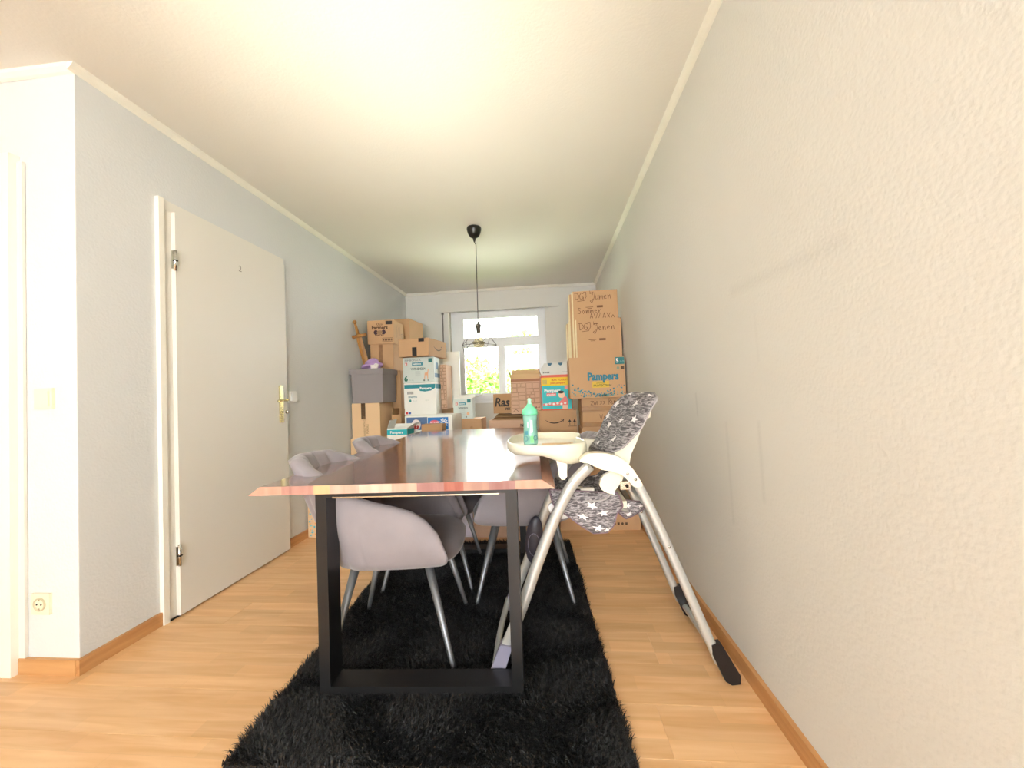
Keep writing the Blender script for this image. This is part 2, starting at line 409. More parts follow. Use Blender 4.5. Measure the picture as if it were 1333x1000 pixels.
while y < L:
    x = XB - offs[row % 5]*PL*1.0 - (.19 if row % 2 else 0)
    y1 = min(y+PW, L+.15)
    while x < W:
        a, b = max(x, XB), min(x+PL, W)
        if b-a > .02:
            plank(a, b-.0, y, y1)
        x += PL
    y = y1; row += 1

# ------------------------------------------------------------------ walls and ceiling
struct(boxo('ceiling', (XB-.1, YB-.1, H), (W+.1, L+.2, H+.12), M_CEIL))
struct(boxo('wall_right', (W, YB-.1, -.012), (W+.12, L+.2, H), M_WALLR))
struct(boxo('wall_left', (-.13, 0.0, -.012), (0, L+.2, H), M_WALLL))
# far wall with window opening
OX0, OX1, OZ0, OZ1 = .583, 1.845, .945, 2.16
bm = bmesh.new()
for lo, hi in (((0, L, -.012), (OX0, L+.2, H)), ((OX1, L, -.012), (W, L+.2, H)), ((OX0, L, -.012), (OX1, L+.2, OZ0)), ((OX0, L, OZ1), (OX1, L+.2, H))): addbox(bm, lo, hi)
struct(fin('wall_back', bm, M_WALL))
# return wall with doorway (faces the camera side), left area
DX0, DX1, DH = -1.08, -.325, 2.0
M_WALLN = wall_mat('wall_paint_pale', 'dddedb', .3)
bm = bmesh.new()
for lo, hi in (((DX1+.0, 0, -.012), (-.13, .13, H)), ((XB, 0, -.012), (DX0, .13, H)), ((DX0, 0, DH), (DX1, .13, H))): addbox(bm, lo, hi)
addbox(bm, (-.13, -.002, -.012), (-.0005, .0, H))
struct(fin('wall_return', bm, M_WALLN))
struct(boxo('wall_far_left', (XB-.1, YB-.1, -.012), (XB, L, H), M_WALLN))
# rear wall with wide garden window opening
bm = bmesh.new()
for lo, hi in (((XB, YB-.1, -.012), (.6, YB, H)), ((2.4, YB-.1, -.012), (W, YB, H)), ((.6, YB-.1, -.012), (2.4, YB, .60)), ((.6, YB-.1, 2.34), (2.4, YB, H))): addbox(bm, lo, hi)
struct(fin('wall_rear', bm, M_WALLN))
# hallway beyond the doorway
struct(boxo('wall_hall', (XB, 2.2, -.012), (-.13, 2.3, H), mat('hall_wall', 'b8aa9a', .8)))

# cornice
def cornice(name, a, b, inward):
    a = Vector(a); b = Vector(b); n = Vector(inward); c = .028
    bm = bmesh.new(); prof = [(0, 0), (c, 0), (c*.8, -c*.35), (c*.35, -c*.8), (0, -c)]
    ra = [bm.verts.new(a+n*p+Vector((0, 0, H+q))) for p, q in prof]; rb = [bm.verts.new(b+n*p+Vector((0, 0, H+q))) for p, q in prof]
    k = len(prof)
    for i in range(k): bm.faces.new((ra[i], ra[(i+1) % k], rb[(i+1) % k], rb[i]))
    bm.faces.new(ra); bm.faces.new(rb)
    return struct(fin(name, bm, M_TRIM))
cornice('trim_1', (0, -.028, 0), (0, L, 0), (1, 0, 0))
cornice('trim_2', (W, YB, 0), (W, L, 0), (-1, 0, 0))
cornice('trim_3', (0, L, 0), (.46, L, 0), (0, -1, 0))
cornice('trim_4', (.46, L-.025, 0), (2.03, L-.025, 0), (0, -1, 0))
cornice('trim_5', (2.03, L, 0), (W, L, 0), (0, -1, 0))
cornice('trim_6', (XB, -.002, 0), (0.0, -.002, 0), (0, -1, 0))
# roller shutter box above the window
tb = struct(boxo('trim_7', (.46, L-.025, 2.125), (2.03, L, H), M_WALL))
# baseboards
def baseboard(name, lo, hi, m): return struct(boxo(name, lo, hi, m, bev=.003))
baseboard('baseboard_left', (0, -.014, 0), (.014, .325, .06), M_BASE)
baseboard('baseboard_left_far', (0, 1.20, 0), (.014, L, .06), M_BASE)
baseboard('baseboard_right', (W-.015, YB, 0), (W, L, .06), M_BASE)
baseboard('baseboard_back', (.014, L-.014, 0), (W-.015, L, .06), M_BASEX)
baseboard('baseboard_return', (-.25, -.016, 0), (.0, -.002, .06), M_BASEX)

# ------------------------------------------------------------------ doorway on the far left
d2 = bpy.data.objects.new('door_2', None); COL.objects.link(d2); struct(d2)
boxo('frame_post', (-.307, -.036, 0), (-.252, -.002, 2.055), M_DOOREDGE, d2, bev=.002)
boxo('frame_edge', (-.252, -.012, 0), (-.226, -.002, 2.03), M_DOOR, d2, bev=.002)
boxo('frame_jamb', (-.325, 0, 0), (-.307, .13, 2.0), M_DOOREDGE, d2)
boxo('frame_head', (-1.14, -.030, 2.0), (-.307, -.002, 2.055), M_DOOREDGE, d2, bev=.002)
boxo('frame_post', (-1.14, -.030, 0), (-1.08, -.002, 2.0), M_DOOREDGE, d2, bev=.002)
hc = thing('tall_cabinet', 'tall brown wooden cabinet just seen through the doorway at the far left', 'cabinet', (-.62, 1.15, 0))
M_CABW = wood_mat('cabinet_wood', '9c5f2c', 'c98d4c', 'Z', .5); M_CABD = wood_mat('cabinet_wood_dark', '6b3d26', '8a5238', 'Z', .5)
boxo('body', (-.3, -.29, 0), (.3, .3, 1.86), M_CABW, hc, bev=.004)
boxo('upper_door', (-.295, -.31, 1.0), (.295, -.29, 1.84), M_CABW, hc, bev=.003)
boxo('middle_rail', (-.3, -.315, .955), (.3, -.29, .985), M_WHITECARD, hc)
boxo('lower_door', (-.295, -.31, .08), (.295, -.29, .94), M_CABD, hc, bev=.003)

# ------------------------------------------------------------------ closed white door in left wall
d1 = bpy.data.objects.new('door_1', None); COL.objects.link(d1); struct(d1)
boxo('frame_post', (.0, .342, .007), (.012, .385, 1.985), M_DOOR, d1, bev=.002)
boxo('frame_edge', (.0, .315, 0), (.022, .342, 2.035), M_DOOREDGE, d1, bev=.002)
boxo('frame_post', (.0, 1.199, 0), (.012, 1.222, 1.985), M_DOOR, d1, bev=.002)
boxo('frame_head', (.0, .342, 1.986), (.0125, 1.222, 2.035), M_DOOR, d1, bev=.002)
leaf = boxo('door_leaf', (.003, .385, .008), (.034, 1.199, 1.985), M_DOOR, d1, bev=.0025)
boxo('door_gap', (.0, .35, 0), (.02, 1.2, .007), M_DARK, d1)
for z in (.30, 1.74):
    h = boxo('hinge', (.036, .362, z-.045), (.042, .386, z+.045), M_CHROME, d1, bev=.001)
    tube('hinge_pin', [(.042, .376, z-.05), (.042, .376, z+.05)], .007, M_CHROME, h, 10)
    boxo('hinge_joint', (.034, .368, z-.004), (.050, .384, z+.002), M_DARK, h)
hp = boxo('door_handle', (.034, 1.115, .885), (.042, 1.150, 1.135), M_BRASS, d1, bev=.0035)
tube('lever', spline([(.042, 1.133, 1.035), (.075, 1.133, 1.035), (.088, 1.128, 1.036), (.09, 1.10, 1.036), (.088, 1.035, 1.030)], 4), .008, M_BRASS, hp, 10)
tube('key', [(.042, 1.134, .955), (.066, 1.134, .955)], .004, M_CHROME, hp, 8)
lathe('key_bow', [(.0, -.002), (.012, -.002), (.012, .002), (.0, .002)], M_CHROME, hp, 16, mtx=Matrix.Translation((.076, 1.134, .955)) @ Matrix.Rotation(PI/2, 4, 'X'))
st = print_text(d1, '2', .05, (.0345, .785, 1.815), 'right', flat('8a8478'), name='door_sticker')

# ------------------------------------------------------------------ switches, sockets
def switch_(name, label, cx, cz, kind, m):
    r = thing(name, label, 'socket' if kind == 'socket' else 'switch', (cx, -.002, cz))
    boxo('cover_plate', (-.0405, -.010, -.0405), (.0405, 0, .0405), m, r, bev=.004)
    if kind == 'socket':
        lathe('socket_well', [(.026, 0), (.026, .004), (.022, .005), (.020, -.004), (.0, -.004)], mat('socket_well_shade', 'c9bf9c', .4), r, 28, mtx=Matrix.Translation((0, -.010, 0)) @ Matrix.Rotation(PI/2, 4, 'X'))  # well coloured darker than the plate, standing in for recess shade
        for s in (-1, 1): tube('socket_hole', [(s*.0095, -.0125, 0), (s*.0095, -.0145, 0)], .0028, M_DARK, r, 8)
        boxo('earth_clip', (-.002, -.014, .014), (.002, -.012, .021), M_CHROME, r)
        boxo('earth_clip', (-.002, -.014, -.021), (.002, -.012, -.014), M_CHROME, r)
    else:
        boxo('rocker', (-.030, -.016, -.030), (.030, -.010, .030), m, r, bev=.003)
    return r
switch_('wall_socket', 'cream square power socket low on the pale wall left of the corner', -.158, .269, 'socket', M_SWITCH)
switch_('light_switch', 'cream light switch on the pale wall left of the corner', -.138, 1.071, 'switch', M_SWITCH)
r = thing('light_switch', 'small white wall switch beside the handle of the closed white door', 'switch', (0, 1.295, 1.058))
boxo('cover_plate', (0, -.0405, -.0405), (.010, .0405, .0405), M_SWITCHW, r, bev=.004)
boxo('rocker', (.010, -.030, -.030), (.024, .030, .030), M_SWITCHW, r, bev=.005)

# ------------------------------------------------------------------ window
wi = bpy.data.objects.new('window_1', None); COL.objects.link(wi); struct(wi)
WX0, WX1, WZ0, WZ1 = .665, 1.825, .985, 2.135; WY = 3.80
def fbox(name, x0, z0, x1, z1, y0=WY-.03, y1=WY+.04, par=wi, m=M_PVC, bev=.004): return boxo(name, (x0, y0, z0), (x1, y1, z1), m, par, bev=bev)
fbox('frame_side', WX0, WZ0, WX0+.065, WZ1); fbox('frame_side', WX1-.055, WZ0, WX1, WZ1)
fbox('frame_top', WX0+.065, WZ1-.07, WX1-.055, WZ1); fbox('frame_bottom', WX0+.065, WZ0-.01, WX1-.055, WZ0+.025)
fbox('transom', WX0+.065, 1.685, WX1-.055, 1.755, WY-.028)
fbox('mullion', 1.225, WZ0+.025, 1.288, 1.685, WY-.032)
def sash(x0, z0, x1, z1, hinge=False):
    s = .036
    bm = bmesh.new(); y0, y1 = WY-.05, WY-.015
    for lo, hi in (((x0, y0, z0), (x0+s, y1, z1)), ((x1-s, y0, z0), (x1, y1, z1)), ((x0+s, y0, z0), (x1-s, y1, z0+s)), ((x0+s, y0, z1-s), (x1-s, y1, z1))): addbox(bm, lo, hi)
    o = fin('sash', bm, M_PVC, wi, bev=.003)
    boxo('pane', (x0+s, WY-.034, z0+s), (x1-s, WY-.030, z1-s), M_GLASS, o)
    return o
sash(.725, 1.01, 1.245, 1.690); sash(1.268, 1.01, 1.775, 1.690); sash(.725, 1.740, 1.775, 2.07)
boxo('window_handle', (1.252, WY-.058, 1.31), (1.268, WY-.032, 1.38), M_PVC, wi, bev=.003)
# fill between opening and frame
for nm, lo, hi in (('reveal_strip', (OX0, WY-.01, WZ0), (WX0, WY+.08, OZ1)), ('reveal_strip', (WX1, WY-.01, WZ0), (OX1, WY+.08, OZ1)), ('reveal_strip', (WX0, WY-.01, WZ1), (WX1, WY+.08, OZ1))):
    boxo(nm, lo, hi, M_PVC, wi)
boxo('window_sill', (OX0-.02, L-.05, OZ0-.03), (OX1+.02, WY, OZ0), M_PVC, wi, bev=.006)
boxo('sill_riser', (OX0, WY-.02, OZ0), (OX1, WY+.06, WZ0), M_PVC, wi)
# plaster rim lines around the opening
boxo('reveal_bead', (OX0-.012, L-.006, OZ0), (OX0+.004, L+.01, OZ1), M_TRIM, wi)
boxo('reveal_bead', (OX0-.012, L-.006, OZ1-.004), (OX1+.012, L+.01, OZ1+.012), M_TRIM, wi)
# shutter belt
r = thing('shutter_strap', 'dark roller shutter pull strap on the back wall left of the window', 'strap', (.50, L, 1.25))
boxo('belt', (-.008, -.012, -.0), (.008, -.009, .86), mat('strap_grey', '77756e', .8), r)
boxo('guide', (-.014, -.016, .85), (.014, 0, .885), mat('strap_guide', '4a4843', .5), r, bev=.003)
boxo('winder', (-.02, -.014, -.12), (.02, 0, .05), M_PVC, r, bev=.004)

# ------------------------------------------------------------------ garden outside
struct(boxo('ground', (-12, 4.6, -3.2), (14, 26, -3.0), mat('lawn', '7da04a', .9, var=.3, scale=2)))
M_LEAF = mat('leaf_green', '98c85a', .6, var=.45, scale=3); M_LEAF2 = mat('leaf_dark_green', '86b452', .6, var=.4, scale=3); M_BARK = mat('bark', '5d4b38', .9)
def tree(label, x, y, zc, rx, rz, n, m, seed):
    rs = np.random.RandomState(seed)
    t = thing('garden_tree', label, 'tree', (x, y, -3.0))
    tube('trunk', spline([(0, 0, 0), (.06, .05, 1.5), (-.05, 0, zc+3.0-rz*.3), (.02, 0, zc+3+rz*.6)], 5), [.14-.008*i for i in range(16)], M_BARK, t, 8)
    k = 26; cen = rs.normal(size=(k, 3)); cen /= np.linalg.norm(cen, axis=1)[:, None]; cen *= (rs.rand(k, 1)**.4)
    cen = cen*np.array([rx, rx*.8, rz])
    idx = rs.randint(0, k, n); off = rs.normal(size=(n, 3)); off /= np.linalg.norm(off, axis=1)[:, None]; off *= rs.rand(n, 1)**.5*rx*.36
    c = cen[idx]+off+np.array([0, 0, zc+3.0])
    d = rs.normal(size=(n, 3)); d /= np.linalg.norm(d, axis=1)[:, None]; e = np.cross(d, rs.normal(size=(n, 3))); e /= np.linalg.norm(e, axis=1)[:, None]
    s = (.035+.035*rs.rand(n, 1))
    V = np.concatenate([c-d*s, c+e*s*.5, c+d*s, c-e*s*.5], axis=1).reshape(-1, 3)
    me = bpy.data.meshes.new('foliage'); me.from_pydata(V.tolist(), [], [(4*i, 4*i+1, 4*i+2, 4*i+3) for i in range(n)]); me.materials.append(m)
    o = link('foliage', me, t); o['kind'] = 'stuff'
    return t
tree('bushy pale green tree outside, filling the lower left window pane', .42, 8.0, 1.0, 1.05, .85, 12000, M_LEAF, 1)
tree('slender light green tree outside, rising behind the middle of the window', 1.14, 10.8, 1.7, .42, 1.5, 3200, M_LEAF, 2)
tree('darker green shrub outside, low behind the right window pane', 2.0, 12.6, .8, .8, .7, 4500, M_LEAF2, 3)

# ------------------------------------------------------------------ pendant lamp
lx, ly = 1.292, 1.769
pl = thing('pendant_lamp', 'black ceiling pendant with a long cord, bare bulb and thin geometric wire cage', 'lamp', (lx, ly, 0))
lathe('ceiling_cup', [(.0, 2.399), (.056, 2.399), (.060, 2.388), (.058, 2.370), (.050, 2.345), (.036, 2.322), (.018, 2.311), (.012, 2.309), (.008, 2.285), (.003, 2.275), (0, 2.275)], M_LAMPBLACK, pl, 32)
tube('cord', spline([(0, 0, 2.278), (.008, 0, 2.262), (.012, 0, 2.25), (.010, 0, 2.0), (.008, 0, 1.62)], 6), .0032, mat('lamp_cord', '2d2a26', .6), pl, 6)
lathe('bulb_socket', [(.0, 1.625), (.008, 1.622), (.010, 1.605), (.024, 1.600), (.024, 1.575), (.018, 1.570), (.018, 1.530), (0, 1.528)], mat('grey_socket', '6e685c', .4, .4), pl, 20, loc=(.008, 0, 0))
M_BULB = clear_mat('bulb_glass', 'fdf6cf', 'fffbe8', .25)
lathe('bulb', [(.014, 1.530), (.018, 1.505), (.034, 1.475), (.044, 1.445), (.040, 1.420), (.024, 1.402), (0, 1.398)], M_BULB, pl, 24, loc=(.008, 0, 0))
lathe('bulb_ring', [(.052, 1.452), (.056, 1.447), (.052, 1.442), (.049, 1.447), (.052, 1.452)], mat('bulb_ring_metal', '8a8062', .3, .8), pl, 28, loc=(.008, 0, 0))
# wire cage: pentagonal polyhedron
def ringp(r, z, n=5, a0=0): return [Vector((.008+r*math.cos(a0+2*PI*k/n), r*math.sin(a0+2*PI*k/n), z)) for k in range(n)]
top = ringp(.026, 1.585); up = ringp(.105, 1.50, a0=PI/5); mid = ringp(.145, 1.425); low = ringp(.118, 1.335, a0=PI/5); bot = ringp(.062, 1.262)
bm = bmesh.new()
def wire(a, b): addtube(bm, [a, b], .0016, 5)
for k in range(5):
    j = (k+1) % 5
    for a, b in ((top[k], top[j]), (up[k], up[j]), (mid[k], mid[j]), (low[k], low[j]), (bot[k], bot[j]), (top[k], up[k]), (top[j], up[k]), (up[k], mid[k]), (up[k], mid[j]), (mid[k], low[k]), (mid[j], low[k]), (low[k], bot[k]), (low[k], bot[j])): wire(a, b)
fin('wire_cage', bm, M_LAMPBLACK, pl, smooth=True)
for o in [c for c in pl.children]: pass

# ------------------------------------------------------------------ rug
RC = [(.894, -.343), (2.049, -.300), (1.955, 1.33), (.800, 1.27)]
rug = thing('shaggy_rug', 'black deep-pile shaggy rug on the laminate floor under the dining table', 'rug', (1.42, .49, 0))
bm = bmesh.new()
def rp(u, v):
    a = Vector(RC[0]).lerp(Vector(RC[1]), u); b = Vector(RC[3]).lerp(Vector(RC[2]), u); p = a.lerp(b, v); return p-Vector((1.42, .49))
n = 24
def jit(u, v): return .004*math.sin(u*71+v*93)
lo = [[bm.verts.new((*rp(i/n, j/n), .0)) for i in range(n+1)] for j in range(n+1)]
hi = [[bm.verts.new((*rp(.004+.992*i/n, .003+.994*j/n), .010)) for i in range(n+1)] for j in range(n+1)]
for j in range(n):
    for i in range(n):
        bm.faces.new((hi[j][i], hi[j][i+1], hi[j+1][i+1], hi[j+1][i])); bm.faces.new((lo[j][i], lo[j+1][i], lo[j+1][i+1], lo[j][i+1]))
for i in range(n):
    bm.faces.new((lo[0][i], lo[0][i+1], hi[0][i+1], hi[0][i])); bm.faces.new((lo[n][i], hi[n][i], hi[n][i+1], lo[n][i+1]))
    bm.faces.new((lo[i][0], hi[i][0], hi[i+1][0], lo[i+1][0])); bm.faces.new((lo[i][n], lo[i+1][n], hi[i+1][n], hi[i][n]))
M_RUGB = mat('rug_backing', '15130f', .9); M_PILE = mat('rug_pile', '1b1c1e', .42, var=.5, scale=30, spec=.5)
fin('backing', bm, M_RUGB, rug)
NT = 95000
u = RNG.rand(NT); v = RNG.rand(NT)**1.25   # denser toward the viewer
RCa = np.array(RC)-np.array([1.42, .49])
p0 = (RCa[0]*(1-u)[:, None]+RCa[1]*u[:, None])*(1-v)[:, None]+(RCa[3]*(1-u)[:, None]+RCa[2]*u[:, None])*v[:, None]
ang = 2.2*np.sin(p0[:, 0]*9+2*np.sin(p0[:, 1]*7))+1.6*np.cos(p0[:, 1]*11+p0[:, 0]*4)+RNG.normal(size=NT)*.9-PI/2
lean = .006+.012*RNG.rand(NT)
ln = .016+.012*RNG.rand(NT)
d = np.stack([np.cos(ang), np.sin(ang)], 1)
wv = np.stack([-np.sin(ang+RNG.normal(size=NT)), np.cos(ang+RNG.normal(size=NT))], 1)
wd = (.0008+.0007*RNG.rand(NT))[:, None]*(1+.3*v[:, None])
def P3(xy, z): return np.concatenate([xy, z[:, None]], 1)
z0 = np.full(NT, .008)
A = P3(p0-wv*wd, z0); B = P3(p0+wv*wd, z0)
m1 = p0+d*(lean*.45)[:, None]; C1 = P3(m1-wv*wd*.9, .008+ln*.62); D1 = P3(m1+wv*wd*.9, .008+ln*.62)
tp = P3(p0+d*(lean*1.5)[:, None], .008+ln*.92)
V = np.stack([A, B, C1, D1, tp], 1).reshape(-1, 3)
F = []
for i in range(NT):
    k = 5*i; F.append((k, k+1, k+3, k+2)); F.append((k+2, k+3, k+4))
me = bpy.data.meshes.new('pile'); me.from_pydata(V.tolist(), [], F); me.materials.append(M_PILE)
o = link('pile', me, rug); o['kind'] = 'stuff'
# two loose threads at the near left corner
tube('loose_thread', spline([(rp(.02, .01)[0], rp(.02, .01)[1], .012), (-.52, -.86, .004), (-.535, -.875, .003)], 4), .0006, M_RUGB, rug, 5)

# ------------------------------------------------------------------ dining table
TA = math.radians(2.6)
T0 = Vector((.868, -.142, 0))      # near left corner of the top surface
tbl = thing('dining_table', 'long glossy red-brown wood dining table on black steel frame legs', 'table', (T0.x, T0.y, 0), TA)
TWID, TLEN, TZ, TB = .948, 1.98, .740, .711
top = link('tabletop', None, tbl)
def stave_mats():
    out = []
    for a, b in (('b98a75', 'c69a85'), ('9a6a60', 'b88d80'), ('cfb184', 'bd9c70'), ('b9937f', 'cba897'), ('c9a994', 'd8bca9'), ('b98c78', 'c9a18d'), ('855650', 'a3766e'), ('8f4636', 'a86450'), ('ad8673', '9d7264'), ('8f6058', 'a67c74'), ('bd8a72', 'c99c84')):
        out.append(wood_mat('end_grain_'+a, a, b, 'Z', .45, rnd=0))
    return out
EG = stave_mats()
M_TTOP = wood_mat('glossy_tabletop', '5e2e1f', '82482f', 'Y', .22, coat=1.0, rnd=.10, spec=.7)
M_TTOP.node_tree.nodes['Principled BSDF'].inputs['Coat Roughness'].default_value = .10
M_TSIDE = wood_mat('tabletop_side', '9a6653', 'b98770', 'Y', .4, rnd=.1)
bounds = [0, .075, .185, .24, .34, .45, .535, .625, .69, .775, .86, TWID]
for i in range(len(bounds)-1):
    a, b = bounds[i], bounds[i+1]; bl = -.042 if i == 0 else 0; br = .042 if i == len(bounds)-2 else 0
    bm = bmesh.new()
    wob = [0, .004, -.003, .003, 0]
    ys = [0, TLEN*.25, TLEN*.5, TLEN*.75, TLEN]
    rings = []
    for q, yy in enumerate(ys):
        wl = wob[q]*(1 if i == 0 else 0); wr = wob[q]*(1 if br else 0)
        yo = 0
        rings.append([bm.verts.new(c) for c in ((a+bl+wl, yy, TB), (b+br+wr, yy, TB), (b+wr, yy, TZ), (a+wl, yy, TZ))])
    for q in range(4):
        for k in range(4):
            f = bm.faces.new((rings[q][k], rings[q][(k+1) % 4], rings[q+1][(k+1) % 4], rings[q+1][k]))
            f.material_index = 0 if k == 2 else 1
    f = bm.faces.new(rings[0]); f.material_index = 2
    f = bm.faces.new(rings[-1]); f.material_index = 2
    fin('stave', bm, [M_TTOP, M_TSIDE, EG[i]], top)
# legs: closed rectangular frames of flat steel tube
def leg_frame(y):
    x0, x1, d = .165, .862, .085
    zt, t = TB, .038
    g = boxo('leg_frame', (x0, y, .012), (x0+t, y+d, zt), M_BLACKM, tbl, bev=.0025)
    boxo('upright', (x1-t, y, .012), (x1, y+d, zt), M_BLACKM, g, bev=.0025)
    boxo('floor_bar', (x0+t, y, .012), (x1-t, y+d, .012+t*.9), M_BLACKM, g, bev=.0025)
    boxo('top_bar', (x0+t, y, zt-.022), (x1-t, y+d, zt), M_BLACKM, g, bev=.0025)
    boxo('mounting_plate', (x0+.06, y-.0, zt-.026), (x1-.06, y+d+.02, zt-.022), M_CHROME, g)
leg_frame(.045); leg_frame(1.21)

# ------------------------------------------------------------------ upholstered chairs
def make_chair():
    t = thing('dining_chair', '', 'chair')
    def plan(s):   # s in [-1,1] round the back; outer plan point
        k = abs(s); sg = 1 if s > 0 else -1
        if k <= .62:
            a = k/.62*PI/2; e = 2.3; c, sn = math.cos(a), math.sin(a)
            r = (abs(c)**e+abs(sn)**e)**(-1/e)
            return -.02-.262*r*c, sg*.270*r*sn
        q = (k-.62)/.38
        return -.02+.240*q, sg*(.270-.022*q**2.5)
    def topz(s):
        k = abs(s); pts = [(0, .786), (.22, .780), (.33, .742), (.44, .685), (.54, .645), (.62, .625), (.73, .608), (.83, .588), (.91, .553), (.965, .510), (1, .450)]
        for (a, b) in zip(pts[:-1], pts[1:]):
            if k <= b[0]: return a[1]+(b[1]-a[1])*(k-a[0])/(b[0]-a[0])
        return .450
    ns, nz = 168, 9; zb = .392
    bm = bmesh.new(); out, inn = [], []
    for i in range(ns+1):
        s = -1+2*i/ns; px, py = plan(s); zt = topz(s); co, ci = [], []
        back = max(0, math.cos(s*2.5))
        L_ = math.hypot(px+.02, py); nx, ny = (px+.02)/L_, py/L_
        for j in range(nz+1):
            q = j/nz; z = zb+(zt-zb)*q
            lean = .168*back*((z-zb)/.4)**1.2; fl = .018*(1-back)*math.sin(q*PI*.9)
            base_in = -.03*(1-q)**3
            x = px-lean+nx*(fl+base_in); y = py*(1+.0*q)+ny*(fl+base_in)
            rib = 0
            if abs(s) < .54: rib = .017*abs(math.sin((s/.54*4.5+.5)*PI))**.4-.009
            th = .046+.016*back
            co.append(Vector((x+nx*rib*.6, y+ny*rib*.6, z))); ci.append(Vector((x-nx*(th+rib), y-ny*(th+rib), z-.004)))
        out.append([bm.verts.new(c) for c in co]); inn.append([bm.verts.new(c) for c in ci])
    crA = [bm.verts.new(out[i][nz].co*.8+inn[i][nz].co*.2+Vector((0, 0, .013))) for i in range(ns+1)]
    crB = [bm.verts.new(out[i][nz].co*.45+inn[i][nz].co*.55+Vector((0, 0, .019))) for i in range(ns+1)]
    crC = [bm.verts.new(out[i][nz].co*.15+inn[i][nz].co*.85+Vector((0, 0, .012))) for i in range(ns+1)]
    for i in range(ns):
        for j in range(nz):
            f = bm.faces.new((out[i][j], out[i+1][j], out[i+1][j+1], out[i][j+1]))
            f = bm.faces.new((inn[i][j], inn[i][j+1], inn[i+1][j+1], inn[i+1][j])); f.material_index = 1
        cr = [[out[q][nz], crA[q], crB[q], crC[q], inn[q][nz]] for q in (i, i+1)]
        for q in range(4): bm.faces.new((cr[0][q], cr[1][q], cr[1][q+1], cr[0][q+1]))
        bm.faces.new((out[i][0], inn[i][0], inn[i+1][0], out[i+1][0]))
    for i in (0, ns):
        for j in range(nz): bm.faces.new((out[i][j], out[i][j+1], inn[i][j+1], inn[i][j]))
        bm.faces.new((out[i][nz], crA[i], crB[i], crC[i], inn[i][nz]))
    fin('backrest', bm, [M_VELVET, M_VELVET], t, smooth=True)
    # seat cushion, domed, rounded front
    bm = bmesh.new(); nr, na = 9, 44
    rows = []
    def rim(a):
        e = 3.2; c, s_ = math.cos(a), math.sin(a); r = (abs(c)**e+abs(s_)**e)**(-1/e)
        return .02+(.245 if c > 0 else .21)*r*c, .232*r*s_
    prof = [(0, .478), (.35, .477), (.6, .474), (.8, .466), (.93, .450), (1.0, .425), (.985, .398), (.93, .382), (.8, .376), (0, .376)]
    for (q, z) in prof: rows.append([bm.verts.new((.02+(rim(2*PI*k/na)[0]-.02)*max(q, .01), rim(2*PI*k/na)[1]*max(q, .01), z)) for k in range(na)])
    for i in range(len(rows)-1):
        for k in range(na): bm.faces.new((rows[i][k], rows[i][(k+1) % na], rows[i+1][(k+1) % na], rows[i+1][k]))
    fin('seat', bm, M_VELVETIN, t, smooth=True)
    for sx, sy in ((1, 1), (1, -1), (-1, 1), (-1, -1)):
        fx = .235 if sx > 0 else -.235
        tube('leg', [(sx*.135, sy*.16, .395), (fx*.98, sy*.222, .03), (fx, sy*.226, .012)], [.0175, .0098, .009], M_CHAIRLEG, t, 14)
    return t
def copy_tree(o):
    c = o.copy(); COL.objects.link(c)
    for ch in o.children:
        d = ch.copy(); COL.objects.link(d); d.parent = c
        for g in ch.children:
            e = g.copy(); COL.objects.link(e); e.parent = d
    return c
G = 'velvet chairs round the dining table'
chA = make_chair()
chB = copy_tree(chA); chC = copy_tree(chA)
for ch, loc, rz, lb in ((chA, (1.203, .26, 0), math.radians(6), 'grey velvet bucket chair at the left side of the table, nearest the camera'),
                        (chB, (1.166, .85, 0), math.radians(4), 'grey velvet bucket chair at the left side of the table, behind the nearest one'),
                        (chC, (1.695, .735, 0), math.radians(181), 'grey velvet bucket chair at the right side of the table, behind the high chair')):
    ch.location = loc; ch.rotation_euler = (0, 0, rz); ch['label'] = lb; ch['group'] = G

